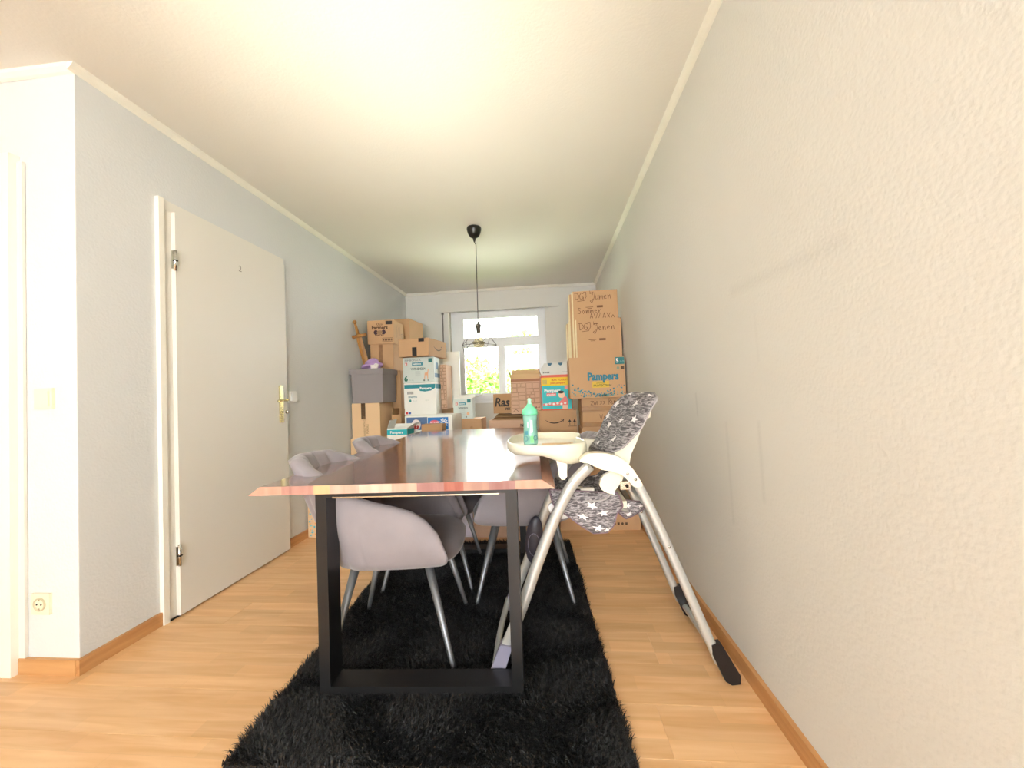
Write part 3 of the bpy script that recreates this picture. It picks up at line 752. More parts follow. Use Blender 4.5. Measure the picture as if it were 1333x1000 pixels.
# ------------------------------------------------------------------ high chair
hcx = thing('high_chair', 'folding cream high chair with starry grey padding standing by the right wall', 'high chair', (2.05, .25, 0))
O = Vector((2.05, .25, 0))
def W2(p): return Vector(p)-O
YN, YF = .05, .455
def legs():
    for yy, far in ((YN, False), (YF, True)):
        ft = [(1.655, yy, .10), (1.671, yy, .135), (1.723, yy, .251), (1.785, yy, .410), (1.840, yy, .540), (1.885, yy, .630), (1.925, yy, .695), (1.985, yy, .755)]
        a = tube('front_leg', [W2(p) for p in spline(ft, 4)], .0205, M_TUBE, hcx, 12, ref=(0, 1, 0), flat=.6)
        prism('foot', [(1.640-2.05, .122), (1.684-2.05, .118), (1.652-2.05, .026), (1.612-2.05, .022), (1.604-2.05, .040)], yy-.25-.019, yy-.25+.019, M_FOOTG, hcx, axis='Y', bev=.007)
        rt = [(2.13, yy, .71), (2.16, yy, .665), (2.222, yy, .524), (2.31, yy, .30), (2.384, yy, .107), (2.40, yy, .07)]
        tube('rear_leg', [W2(p) for p in spline(rt, 4)], .0165, M_TUBE, hcx, 12, ref=(0, 1, 0), flat=.65)
        prism('foot', [(2.372-2.05, .135), (2.404-2.05, .140), (2.462-2.05, .034), (2.460-2.05, .006), (2.432-2.05, .002), (2.412-2.05, .014), (2.374-2.05, .10)], yy-.25-.014, yy-.25+.014, M_FOOTB, hcx, axis='Y', bev=.006)
    # floor bars joining the feet
    tube('front_base_bar', [W2(p) for p in spline([(1.62, YN, .05), (1.612, .25, .045), (1.625, YF, .07)], 6)], .0125, M_TUBE, hcx, 12)
    tube('rear_base_bar', [W2(p) for p in spline([(2.415, YN, .045), (2.425, .25, .04), (2.415, YF, .05)], 6)], .0125, M_TUBE, hcx, 12)
    # armrest beams
    for yy in (YN, YF):
        ar = [(1.946, 0.777), (1.963, 0.793), (1.982, 0.802), (2.012, 0.803), (2.044, 0.8), (2.079, 0.79), (2.111, 0.768), (2.136, 0.738), (2.162, 0.692), (2.16, 0.684), (2.144, 0.678), (2.129, 0.685), (2.098, 0.72), (2.078, 0.731), (2.054, 0.738), (2.023, 0.744), (1.996, 0.757), (1.978, 0.767), (1.954, 0.771)]
        pr = prism('armrest', [(x-2.05, z) for x, z in ar], yy-.25-.024, yy-.25+.024, M_PLASTIC, hcx, axis='Y', bev=.009)
        for p in ((2.138, yy-.024, .708), (2.112, yy-.024, .728)):
            tube('rivet', [W2(p)+Vector((0, .004, 0)), W2(p)-Vector((0, .002, 0))], .005, M_CHROME, pr, 10)
        tube('rivet', [W2((2.245, yy-.010, .47)), W2((2.245, yy-.015, .47))], .005, M_CHROME, hcx, 10)
legs()
# tray: rounded dish with raised lip
def tray():
    cx, cy = 1.835-2.05, .268-.25; n = 72
    def out(a):
        e = 2.6; c, s_ = math.cos(a), math.sin(a); r = (abs(c)**e+abs(s_)**e)**(-1/e)
        ax = .166 if c < 0 else .170
        x = ax*r*c; y = .240*r*s_
        if c > 0: x -= .045*max(0, 1-abs(y)/.15)**.8*c      # belly notch
        return x, y
    prof = [(0, .806), (.86, .806), (.915, .810), (.94, .828), (.958, .835), (.985, .832), (1.0, .822), (.995, .806), (.96, .795), (.7, .790), (0, .790)]
    bm = bmesh.new(); rows = []
    for q, z in prof:
        rr = []
        for k in range(n):
            x, y = out(2*PI*k/n)
            dz = 0
            if z < .815: dz = -.034*min(1, max(0, (x+.02)/.10))*(1 if z < .80 else .5)*(1 if q > .93 else (0 if z > .80 else 1))     # deeper body toward the child
            rr.append(bm.verts.new((cx+x*max(q, .01), cy+y*max(q, .01), z+dz)))
        rows.append(rr)
    for i in range(len(rows)-1):
        for k in range(n): bm.faces.new((rows[i][k], rows[i][(k+1) % n], rows[i+1][(k+1) % n], rows[i+1][k]))
    tr = fin('tray', bm, M_PLASTIC, hcx, smooth=True)
    for yy in (.07, .44):
        prism('tray_lug', [(1.866-2.05, .775), (1.905-2.05, .775), (1.903-2.05, .715), (1.894-2.05, .704), (1.882-2.05, .704), (1.875-2.05, .715)], yy-.25-.012, yy-.25+.012, M_PLASTIC, tr, axis='Y', bev=.004)
tray()
# padded surfaces
def cushion(name, Lp, Rp, nrm, bulge, thick, stars, m=M_STARF, seam=True, parent=hcx, lobes=2, nu=28, nv=28, pipe=True):
    Ls = spline(Lp, 8); Rs = spline(Rp, 8); nrm = Vector(nrm).normalized()
    def at(c, v):
        x = v*(len(c)-1); i = min(int(x), len(c)-2); return c[i].lerp(c[i+1], x-i)
    def F(u, v, side=1):
        p = at(Ls, v).lerp(at(Rs, v), u)
        edge = min(1, 5*u, 5*(1-u), 6*v, 6*(1-v)); edge = math.sin(max(0, edge)*PI/2)**.6 if edge > 0 else 0
        lobe = abs(math.sin(lobes*PI*u))**.35 if seam else 1
        h = bulge*edge*(.55+.45*lobe)
        h += .0022*math.sin(43*u+9*v)*math.sin(31*v+5*u)*edge
        return p+nrm*(h if side > 0 else -thick*edge)
    bm = bmesh.new()
    g = {}
    for side in (1, -1):
        for i in range(nu+1):
            for j in range(nv+1):
                onb = i in (0, nu) or j in (0, nv)
                if side < 0 and onb: g[side, i, j] = g[1, i, j]
                else: g[side, i, j] = bm.verts.new(F(i/nu, j/nv, side)-O)
        for i in range(nu):
            for j in range(nv):
                q = [g[side, i, j], g[side, i+1, j], g[side, i+1, j+1], g[side, i, j+1]]
                bm.faces.new(q if side > 0 else q[::-1])
    c = fin(name, bm, m, parent, smooth=True)
    # star prints, one object each
    for (u, v, r, a) in stars:
        wu = (at(Rs, v)-at(Ls, v)).length; wv = (at(Ls, min(1, v+.05))-at(Ls, max(0, v-.05))).length/.1+1e-6
        wv = max(wv, .1)
        bm = bmesh.new(); cvert = bm.verts.new(F(u, v)-O+nrm*.0035); ring = []
        for k in range(10):
            rr = r if k % 2 == 0 else r*.42; an = a+PI*k/5
            uu = min(.99, max(.01, u+rr*math.cos(an)/max(wu, .05))); vv = min(.99, max(.01, v+rr*math.sin(an)/wv))
            ring.append(bm.verts.new(F(uu, vv)-O+nrm*.0035))
        for k in range(10): bm.faces.new((cvert, ring[k], ring[(k+1) % 10]))
        me = bpy.data.meshes.new('star_print'); bm.to_mesh(me); bm.free(); me.materials.append(mat('print_star_white', 'e9e4e2', .7)); link('star_print', me, c)
    if pipe:
        bm = bmesh.new()
        pts = [F(0, j/nv)-O for j in range(nv+1)]+[F(i/nu, 1)-O for i in range(1, nu+1)]+[F(1, 1-j/nv)-O for j in range(1, nv+1)]+[F(1-i/nu, 0)-O for i in range(1, nu+1)]
        addtube(bm, pts, .003, 6); fin('piping', bm, M_PIPING if pipe == 'mauve' else mat('pale_piping', 'a8a2a0', .7), c, smooth=True)
    return c
# seat shell and back shell in cream plastic
NB = (-.78, -.12, .45)
prism('back_shell', [(x-2.05, z) for x, z in ((2.195, .885), (2.187, .860), (2.170, .819), (2.150, .779), (2.142, .742), (2.118, .72), (2.088, .76), (2.088, .798), (2.115, .815), (2.16, .872))], .14-.25, .42-.25, M_PLASTIC, hcx, axis='Y', bev=.008)
prism('push_handle', [(x-2.05, z) for x, z in ((2.205, .945), (2.234, .933), (2.232, .914), (2.20, .90))], .16-.25, .40-.25, M_PLASTIC, hcx, axis='Y', bev=.006)
CL = [(2.022, 0.43, 0.759), (2.049, 0.44, 0.784), (2.074, 0.45, 0.827), (2.094, 0.455, 0.876), (2.129, 0.45, 0.935), (2.165, 0.43, 0.978), (2.202, 0.39, 1.001), (2.238, 0.3, 1.006)]
CR = [(2.064, 0.13, 0.787), (2.09, 0.11, 0.797), (2.119, 0.1, 0.814), (2.163, 0.1, 0.857), (2.186, 0.1, 0.883), (2.214, 0.1, 0.936), (2.249, 0.12, 0.983), (2.259, 0.19, 1.006)]
cb = cushion('back_cushion', CL, CR, NB, .022, .016, [(.16, .30, .022, .3), (.22, .50, .024, .9), (.24, .66, .024, 1.4), (.30, .84, .020, 1.9), (.40, .42, .022, .1), (.45, .93, .018, .4), (.62, .52, .027, .5), (.72, .74, .024, 1.2), (.60, .90, .018, .2), (.78, .30, .022, .8), (.90, .88, .016, .3), (.88, .60, .018, .3), (.40, .16, .018, .0), (.12, .10, .016, .9)])
# seat base, seat pad
boxo('seat_base', (1.86-2.05, .11-.25, .585), (2.12-2.05, .42-.25, .610), M_PLASTIC, hcx, bev=.01)
cushion('seat_pad', [(1.86, .43, .625), (1.96, .44, .622), (2.06, .44, .64), (2.09, .43, .74)], [(1.86, .10, .622), (1.96, .09, .618), (2.05, .09, .63), (2.085, .10, .72)], (-.15, -.1, .98), .022, .012,
        [(.5, .3, .018, .3), (.25, .6, .018, .9), (.8, .35, .016, 1.2), (.6, .75, .018, .1)])
boxo('harness_strap', (1.90-2.05, .15-.25, .648), (1.965-2.05, .168-.25, .654), mat('beige_strap', 'c9c3b4', .6), hcx, bev=.002)
boxo('harness_buckle', (1.955-2.05, .125-.25, .640), (2.005-2.05, .15-.25, .654), mat('beige_buckle', 'd6d0c0', .4), hcx, bev=.004)
# padded footrest flap hanging from the seat and a folded side flap
cushion('footrest_flap', [(1.836, .11, .657), (1.854, .09, .60), (1.903, .08, .565), (1.949, .07, .532), (1.990, .065, .508)],
        [(2.088, .11, .640), (2.103, .10, .597), (2.080, .09, .570), (2.066, .08, .534), (2.039, .07, .509)], (-.1, -.97, .2), .012, .012,
        [(.55, .25, .022, .4), (.28, .52, .022, .2), (.72, .45, .022, .7), (.50, .82, .024, .1), (.85, .88, .014, .5)], pipe='mauve', lobes=1)
cushion('side_flap', [(2.08, .18, .600), (2.083, .17, .575), (2.104, .17, .545), (2.126, .17, .527)], [(2.195, .16, .592), (2.203, .16, .580), (2.19, .16, .565), (2.150, .17, .536)], (0, -.9, .35), .010, .01,
        [(.4, .35, .016, .2), (.8, .4, .014, .8), (.35, .8, .014, .1)], pipe='mauve', lobes=1)
# hinges, covers, supports
prism('hinge_cover', [(x-2.05, z) for x, z in ((2.024, 0.698), (2.035, 0.712), (2.06, 0.725), (2.077, 0.729), (2.09, 0.719), (2.098, 0.705), (2.086, 0.672), (2.074, 0.658), (2.073, 0.642), (2.046, 0.65), (2.027, 0.661), (2.019, 0.678))], .075-.25, .10-.25, M_PLASTIC, hcx, axis='Y', bev=.008)
prism('hinge_arm', [(x-2.05, z) for x, z in ((2.06, .73), (2.094, 0.716), (2.111, 0.702), (2.107, 0.691), (2.087, 0.663), (2.078, 0.652), (2.06, .66))], .10-.25, .13-.25, M_PLASTIC, hcx, axis='Y', bev=.006)
bkt = boxo('hinge_bracket', (2.098-2.05, .10-.25, .655), (2.135-2.05, .115-.25, .685), M_CHROME, hcx, bev=.003)
tube('bolt', [W2((2.122, .098, .668)), W2((2.122, .094, .668))], .006, M_DARK, bkt, 10)
lathe('joint_cover', [(0, 0), (.030, .002), (.036, .010), (.034, .020), (0, .022)], mat('white_gloss_plastic', 'f4f4f2', .25, coat=.4, var=.01), hcx, 30, mtx=Matrix.Translation(W2((1.868, .13, .575))) @ Matrix.Rotation(PI/2, 4, 'X') @ Matrix.Rotation(-.5, 4, 'Z') @ Matrix.Diagonal((1.2, .72, 1, 1)))
tube('cross_bar', [W2((1.868, .06, .585)), W2((1.868, .45, .585))], .012, M_TUBE, hcx, 12)
tube('cross_bar', [W2((2.17, .05, .625)), W2((2.17, .45, .625))], .011, M_TUBE, hcx, 12)
tube('support_bar', [W2(p) for p in ((2.06, .12, .60), (2.10, .14, .575), (2.13, .15, .56))], .007, M_TUBE, hcx, 8)
tube('lower_rear_brace', [W2(p) for p in ((2.128, YF, .66), (2.15, YF, .60), (2.20, YF, .50))], .013, mat('grey_brace', '77746c', .4, .5), hcx, 10)
# dark pod on the far front leg
bm = bmesh.new(); bmesh.ops.create_uvsphere(bm, u_segments=24, v_segments=14, radius=1)
bmesh.ops.transform(bm, matrix=Matrix.Translation(W2((1.757, .42, .355))) @ Matrix.Rotation(.12, 4, 'Y') @ Matrix.Diagonal((.040, .022, .108, 1)), verts=bm.verts)
pod = fin('wheel_pod', bm, M_NAVY, hcx, smooth=True)
tube('pod_ring', [W2((1.757+.027*math.cos(a)*1.0, .397, .34+.05*math.sin(a))) for a in np.linspace(0, 2*PI, 20)], .0015, M_FOOTG, pod, 5)

# ------------------------------------------------------------------ things on the tray
bt = thing('drinking_bottle', 'mint green toddler drinking bottle standing on the high chair tray', 'bottle', (1.766, .262, .806))
M_MINT = mat('mint_plastic', '78dfb0', .35, coat=.2, var=.02); M_BOT = clear_mat('translucent_teal', 'a6e0d2', 'd2f5ec', .60)
k_ = .84
lathe('bottle_body', [(0, 0), (.028*k_, 0), (.034*k_, .004), (.036*k_, .012), (.0355*k_, .05), (.033*k_, .075), (.0345*k_, .10), (.0365*k_, .128), (.0, .128)], M_BOT, bt, 32)
lathe('screw_cap', [(0, .126), (.0385*k_, .126), (.0395*k_, .133), (.038*k_, .146), (.030*k_, .154), (.018*k_, .163), (.012*k_, .172), (0, .172)], M_MINT, bt, 32)
lathe('spout', [(.012*k_, .170), (.008*k_, .182), (.010*k_, .189), (.007*k_, .195), (0, .196)], mat('spout_silicone', 'a8ecc8', .4), bt, 20)
def onbottle(name, a0, a1, z0, z1, m, n=6, r=.0318):
    bm = bmesh.new()
    for q in range(n):
        b0 = a0+(a1-a0)*q/n; b1 = a0+(a1-a0)*(q+1)/n
        bm.faces.new([bm.verts.new((r*math.cos(b), r*math.sin(b), z)) for b, z in ((b0, z0), (b1, z0), (b1, z1), (b0, z1))])
    return fin(name, bm, m, bt)
onbottle('printed_window', -PI/2+.05, -PI/2+.35, .055, .105, flat('eef4f0'))
onbottle('printed_window', -PI/2-.35, -PI/2-.15, .075, .100, flat('dff0ea'))
for q in range(3): onbottle('printed_tractor', -PI/2-.75+q*.17, -PI/2-.63+q*.17, .045, .062, flat('2a7f9c'), 2)
for (ca, cz, rr) in ((-PI/2-.62, .030, .010), (-PI/2+.72, .032, .009)):
    tube('printed_wheel', [(.0322*math.cos(ca+rr*math.cos(t)/.032), .0322*math.sin(ca+rr*math.cos(t)/.032), cz+rr*math.sin(t)) for t in np.linspace(0, 2*PI, 16)], .0011, flat('2a6f8c'), bt, 5)
onbottle('printed_blob', -PI/2+.0, -PI/2+.45, .012, .040, flat('8ee29a'), 4)
tg = thing('wooden_tray_piece', 'small flat tan wooden piece lying in the high chair tray', 'board', (1.875, .205, .8085), math.radians(-3))
boxo('board', (-.062, -.032, 0), (.062, .032, .007), CF, tg, bev=.002)
print_shape(tg, ribbon([(-.0, -.02), (.05, .022), (.055, -.015), (.0, -.018)], .003), (0, 0, .0075), 'top', flat('9a6a40'), 'engraved_mark')

# ------------------------------------------------------------------ boxes
def carton(name, label, x0, x1, yf, dep, z0, z1, m=CA, rz=0, group=None, tape=False, cat='box', topflaps=True):
    w_, h_ = x1-x0, z1-z0
    r = thing(name, label, cat, ((x0+x1)/2, yf+dep/2, z0), rz, group)
    body = boxo('body', (-w_/2, -dep/2, 0), (w_/2, dep/2, h_-(.006 if topflaps else 0)), m, r, bev=.003)
    if topflaps:
        boxo('flap', (-w_/2+.001, -dep/2+.001, h_-.006), (w_/2-.001, -.001, h_), m, r, bev=.0015)
        boxo('flap', (-w_/2+.001, .001, h_-.006), (w_/2-.001, dep/2-.001, h_), m, r, bev=.0015)
    if tape:
        boxo('tape', (-w_/2-.001, -.024, h_), (w_/2+.001, .024, h_+.0008), M_TAPE, r)
        boxo('tape', (w_/2, -.024, h_-.06), (w_/2+.0012, .024, h_+.0008), M_TAPE, r)
    r['w'] = w_; r['d'] = dep; r['h'] = h_
    return r
def fr(r, u, v):   # front face local origin from fractions (u from left, v from bottom)
    return (-r['w']/2+u*r['w'], -r['d']/2-.0018, v*r['h'])
def rt(r, u, v): return (r['w']/2+.0018, -r['d']/2+u*r['d'], v*r['h'])
def open_box(name, label, x0, x1, yf, dep, z0, z1, m, minner, flaps, rz=0, fl_len=None, group=None):
    """flaps: dict front/back/left/right -> outward opening angle in degrees from vertical"""
    w_, h_ = x1-x0, z1-z0; t = .004
    r = thing(name, label, 'box', ((x0+x1)/2, yf+dep/2, z0), rz, group)
    bm = bmesh.new()
    addbox(bm, (-w_/2, -dep/2, 0), (w_/2, dep/2, t))
    addbox(bm, (-w_/2, -dep/2, t), (w_/2, -dep/2+t, h_)); addbox(bm, (-w_/2, dep/2-t, t), (w_/2, dep/2, h_))
    addbox(bm, (-w_/2, -dep/2+t, t), (-w_/2+t, dep/2-t, h_)); addbox(bm, (w_/2-t, -dep/2+t, t), (w_/2, dep/2-t, h_))
    fin('body', bm, m, r)
    for sd, (ang, ln) in flaps.items():
        a = math.radians(ang)
        if sd in ('front', 'back'):
            sg = -1 if sd == 'front' else 1
            mt = Matrix.Translation((0, sg*(dep/2-t/2), h_)) @ Matrix.Rotation(-sg*a, 4, 'X')
            b = bmesh.new(); addbox(b, (-w_/2+.003, -t/2, 0), (w_/2-.003, t/2, ln), 0, mt)
        else:
            sg = -1 if sd == 'left' else 1
            mt = Matrix.Translation((sg*(w_/2-t/2), 0, h_)) @ Matrix.Rotation(sg*a, 4, 'Y')
            b = bmesh.new(); addbox(b, (-t/2, -dep/2+.003, 0), (t/2, dep/2-.003, ln), 0, mt)
        fin('flap', b, minner, r, bev=.001)
    r['w'] = w_; r['d'] = dep; r['h'] = h_
    return r
DKB = flat('2c241e'); TEAL = flat('1d8791'); TEAL2 = flat('27b7c0'); BLUE = flat('2a7ec4'); RED = flat('d8443a'); WHITE = flat('f2f2ee'); INK = flat('5a3d22'); GREYP = flat('9a9c98'); YEL = flat('f2cf2a'); PINKP = flat('e87f7a')

def confetti(r, x0, x1, hfun, cols, n, face='front', s=.007, dep=None):
    rs = random.Random(n)
    for ci, c in enumerate(cols):
        polys = []
        for k in range(n):
            x = x0+(x1-x0)*rs.random(); z = hfun(x)*rs.random()+.012; a = rs.random()*3; q = s*(.6+.6*rs.random())
            polys.append([(x+q*math.cos(a+PI*i/3), z+q*math.sin(a+PI*i/3)) for i in range(6)])
        o = print_shape(r, polys, (0, -r['d']/2-.0018, 0) if face == 'front' else (r['w']/2+.0018, 0, 0), face, c, 'printed_confetti')

def stones(r, m, x0, x1, z0, z1, face='front', seed=1, mn=.035, w=.0028):
    rs = random.Random(seed); polys = []
    def rec(a, b, c, d, dep):
        wx, wz = c-a, d-b
        if (wx < mn*1.9 and wz < mn*1.5) or dep > 7 or (dep > 3 and rs.random() < .12):
            j = lambda: rs.uniform(-.002, .002); g = .0028
            p = [(a+g+j(), b+g+j()), (c-g+j(), b+g+j()), (c-g+j(), d-g+j()), (a+g+j(), d-g+j())]
            polys.extend(ribbon(p+[p[0]], w)); return
        if wx > wz*1.6 or (wx > wz and rs.random() < .5): q = a+wx*rs.uniform(.35, .65); rec(a, b, q, d, dep+1); rec(q, b, c, d, dep+1)
        else: q = b+wz*rs.uniform(.35, .65); rec(a, b, c, q, dep+1); rec(a, q, c, d, dep+1)
    rec(x0, z0, x1, z1, 0)
    return print_shape(r, polys, (0, -r['d']/2-.0015, 0) if face == 'front' else (r['w']/2+.0015, 0, 0), face, m, 'printed_stonework')

def smile(r, cx, cz, s, face='front', m=DKB):
    pts = [(cx+s*(t-.5), cz+s*.17*((2*t-1)**2)-s*.08) for t in np.linspace(0, 1, 14)]
    polys = []
    for i, (a, b) in enumerate(zip(pts[:-1], pts[1:])):
        polys += ribbon([a, b], s*(.012+.045*math.sin(PI*(i+.8)/14.5)))
    e = pts[-1]
    polys += ribbon([(e[0]-s*.14, e[1]+s*.03), (e[0]+s*.01, e[1]+s*.035), (e[0]-s*.03, e[1]-s*.09)], s*.035)
    o = (0, -r['d']/2-.0018, 0) if face == 'front' else (r['w']/2+.0018, 0, 0)
    return print_shape(r, polys, o, face, m, 'printed_smile_arrow')
def arrows_up(r, x, z, s, m=DKB):
    polys = []
    for k in (0, 1):
        cx = x+k*s*.75
        polys.append([(cx-s*.24, z+s*.72), (cx+s*.24, z+s*.72), (cx, z+s*1.15)]); polys.append(rect(cx-s*.035, z+s*.12, cx+s*.035, z+s*.75))
    polys.append(rect(x-s*.3, z, x+s*1.05, z+s*.06))
    return print_shape(r, polys, (0, -r['d']/2-.0018, 0), 'front', m, 'printed_arrows')

# ---- left wall stack
c = carton('carton', 'pale carton with blue confetti print on the floor past the white door', .016, .34, 1.43, .30, 0, .315, CF)
confetti(c, -.15, .15, lambda x: .10+.08*math.sin(x*30), [flat('58b6c6'), flat('7fc6cf'), flat('e9a15c')], 26)
print_shape(c, [rect(.03-.162, .225, .085-.162, .275), rect(.03-.162, .290, .085-.162, .300)], (0, -.1518, 0), 'front', flat('b9a878'), 'printed_label')
b_ = c
cs1 = carton('carton', 'plain tan carton lowest in the stack under the grey storage bin', .016, .31, 2.09, .36, 0, .30, CA)
cs2 = carton('carton', 'light tan carton second from the floor under the grey storage bin', .014, .305, 2.10, .34, .30, .660, CF)
print_shape(cs2, [rect(-.01, .05, .03, .36)], (0, -.1716, 0), 'front', M_TAPE, 'tape')
c = carton('carton', 'light tan carton with brown tape directly under the grey storage bin', .018, .289, 2.13, .30, .660, .984, CF)
print_shape(c, [rect(-.045, .175, -.005, .324)], (0, -.1516, 0), 'front', mat('glossy_dark_tape', '5a4430', .15, var=.5, scale=60), 'tape')
print_text(c, 'HANDLE WITH CARE', .024, (-.008, -.1518, .02), 'front', flat('8a6a45'), rot=PI/2, sx=.8)
print_text(c, 'FRAGILE', .03, (.022, -.1518, .04), 'front', flat('8a6a45'), rot=PI/2, sx=.8)
# storage bin with lid
sb = thing('storage_bin', 'grey fabric storage bin with lid, under the lilac bag in the left stack', 'storage bin', (.183, 2.275, .984))
bm = bmesh.new(); vs = addbox(bm, (-.153, -.165, 0), (.150, .165, .30))
for v in vs:
    if v.co.z < .01: v.co.x *= .95; v.co.y *= .97
fin('body', bm, M_BIN, sb, bev=.006)
boxo('lid', (-.164, -.178, .268), (.160, .172, .318), M_BIN, sb, bev=.006)
# brown cartons behind the bin
u1 = carton('carton', 'brown taped carton standing behind the grey storage bin', .115, .365, 2.50, .30, .62, 1.30, CB, tape=False)
u0 = carton('carton', 'brown carton on the floor behind the grey storage bin stack', .05, .40, 2.50, .40, 0, .62, CB)
u1.location.y = 2.62
u2 = carton('carton', 'brown carton under the one printed with farmers, top left', .06, .30, 2.46, .28, 1.30, 1.575, CA)
print_shape(u2, [rect(-.03, 0, .01, .27)], (0, -.1416, 0), 'front', mat('torn_tape', '9c7450', .4, var=.4, scale=30), 'tape')
u3 = carton('carton', 'tan carton printed with pumpkin-like dark badge on top of the left stack', .040, .312, 2.44, .30, 1.575, 1.815, CA, rz=math.radians(2))
print_text(u3, 'OLD', .034, (-.04, -.1522, .190), 'front', INK, bold=.0006)
print_text(u3, 'Farmers', .050, (-.090, -.1522, .150), 'front', INK, bold=.002, sx=1.0)
def ell(cx, cz, a, b, n=20): return [(cx+a*math.cos(2*PI*k/n), cz+b*math.sin(2*PI*k/n)) for k in range(n)]
print_shape(u3, [ell(-.048, .118, .022, .024), ell(.032, .118, .022, .024)], (0, -.1520, 0), 'front', flat('3c2430'), 'printed_badge')
print_shape(u3, [ell(-.008, .118, .030, .020)], (0, -.1524, 0), 'front', flat('9c7b58'), 'printed_badge')
print_text(u3, 'SNACKS', .024, (-.058, -.1522, .080), 'front', INK, bold=.0008)
print_shape(u3, [rect(.055, .195, .122, .230)], (0, -.1520, 0), 'front', DKB, 'printed_label')
print_shape(u3, ribbon([(.02, .022), (.125, .022), (.125, .058), (.02, .058), (.02, .022)], .003)+[rect(.028+.016*i, .030, .038+.016*i, .05) for i in range(6)], (0, -.1520, 0), 'front', INK, 'printed_symbols')
print_shape(u3, ribbon([(-.08, .20), (-.06, .12), (-.07, .07)], .004)+ribbon([(.02, .19), (.03, .1)], .004)+ribbon([(.06, .12), (.09, .07), (.10, .13), (.06, .12)], .004)+ribbon([(-.02, .18), (-.01, .12)], .003), (.1395, 0, 0), 'right', flat('7a6a58'), 'printed_swirls')
u5 = carton('carton', 'brown support carton under the open pale carton, rear left', .15, .41, 2.94, .32, 1.17, 1.575, CB)
u6 = carton('carton', 'large brown carton rear left against the back wall, under two others', .12, .44, 2.93, .42, .55, 1.17, CB)
u7 = carton('carton', 'large brown carton on the floor at rear left corner', .06, .46, 2.93, .5, 0, .55, CB)
u4 = carton('carton', 'plain tan carton turned sideways behind the farmers carton at the top', .12, .36, 2.85, .36, 1.575, 1.90, CA, rz=math.radians(-6))

# sword and bag
sw = thing('wooden_sword', 'brown wooden toy sword leaning hilt-up against the left wall above the bin', 'toy sword', (.105, 2.30, 1.302))
M_SW = wood_mat('sword_wood', '8a5f2e', 'b5833f', 'Z', .5)
ax = Vector((-.075, -.13, .52)); ax.normalize()
bl = bmesh.new()
side = Vector((.92, .1, .12)); side = (side-ax*side.dot(ax)).normalized(); nn = ax.cross(side)
def swp(t, s, n): return ax*t+side*s+nn*n
rings = []
for t, wd_ in ((0, .006), (.04, .024), (.10, .029), (.33, .026)):
    rings.append([bl.verts.new(swp(t, wd_, 0)), bl.verts.new(swp(t, 0, .008)), bl.verts.new(swp(t, -wd_, 0)), bl.verts.new(swp(t, 0, -.008))])
for i in range(3):
    for k in range(4): bl.faces.new((rings[i][k], rings[i][(k+1) % 4], rings[i+1][(k+1) % 4], rings[i+1][k]))
bl.faces.new(rings[0]); bl.faces.new(rings[-1])
fin('blade', bl, M_SW, sw)
tube('crossguard', [swp(.340, -.058, 0), swp(.340, -.03, 0), swp(.345, 0, 0), swp(.340, .03, 0), swp(.340, .075, 0)], [.018, .015, .022, .015, .016], M_SW, sw, 10)
tube('grip', [swp(.34, 0, 0), swp(.40, 0, 0), swp(.46, 0, 0)], [.013, .015, .011], M_SW, sw, 10)
bm = bmesh.new(); bmesh.ops.create_uvsphere(bm, u_segments=14, v_segments=8, radius=.019, matrix=Matrix.Translation(swp(.475, 0, 0))); fin('pommel', bm, M_SW, sw, smooth=True)
def lumpy(name, m, parent, c, rad, seed, amp=.25, cone=0):
    bm = bmesh.new(); bmesh.ops.create_icosphere(bm, subdivisions=4, radius=1)
    rs = np.random.RandomState(seed); ks = rs.normal(size=(10, 3))*3.2; ph = rs.rand(10)*6
    for v in bm.verts:
        p = np.array(v.co); k = 1+amp*sum(math.sin(ks[i]@p+ph[i]) for i in range(10))/4.5
        k2 = k*(1-cone*max(0, p[2]))
        v.co = Vector((p[0]*rad[0]*k2, p[1]*rad[1]*k2, max(p[2]*rad[2]*k, -rad[2]*.5)))+Vector(c)
    return fin(name, bm, m, parent, smooth=True)
bgt = thing('lilac_bag', 'crumpled lilac plastic bag lying on the grey storage bin lid', 'bag', (.21, 2.18, 1.302))
lumpy('bag', M_BAG, bgt, (0, .0, .036), (.100, .065, .060), 9, .38, cone=.6)
lumpy('white_knot', mat('white_lace', 'ddd6d2', .8, var=.25, scale=60), bgt, (.045, -.065, .006), (.035, .016, .040), 5, .4)

# ---- second left stack
s0 = carton('carton', 'brown carton on the floor under the white detergent box', .44, .92, 2.42, .40, 0, .34, CB)
s0b = carton('carton', 'brown carton between floor carton and detergent box', .43, .90, 2.40, .36, .34, .662, CA)
# blue-white detergent box, lying
bx = carton('detergent_box', 'long white and blue printed box beneath the stacked diaper boxes', .490, .955, 2.23, .32, .662, .848, M_WHITECARD, rz=math.radians(-3))
print_shape(bx, [rect(-.005, .05, .195, .165)], (0, -.1618, 0), 'front', BLUE, 'printed_panel')
print_shape(bx, [ell(-.13+.03*math.cos(i*2.3)*i/3, .085+.022*math.sin(i*1.9), .012, .009, 8) for i in range(10)], (0, -.1622, 0), 'front', flat('b8342f'), 'printed_picture')
print_shape(bx, [rect(-.215, .05, -.01, .170)], (0, -.1616, 0), 'front', flat('54729a'), 'printed_picture')
print_shape(bx, [ell(-.12, .10, .045, .05)], (0, -.1619, 0), 'front', flat('e8dcd6'), 'printed_picture')
print_shape(bx, [ell(.06, .118, .045, .022), ell(.085, .092, .035, .018)], (0, -.1622, 0), 'front', flat('e05a72'), 'printed_lettering')
polys = []
for k in range(11):
    a = 2*PI*k/11; polys += ribbon([(.150+.014*math.cos(a), .11+.014*math.sin(a)), (.150+.038*math.cos(a), .11+.042*math.sin(a))], .008)
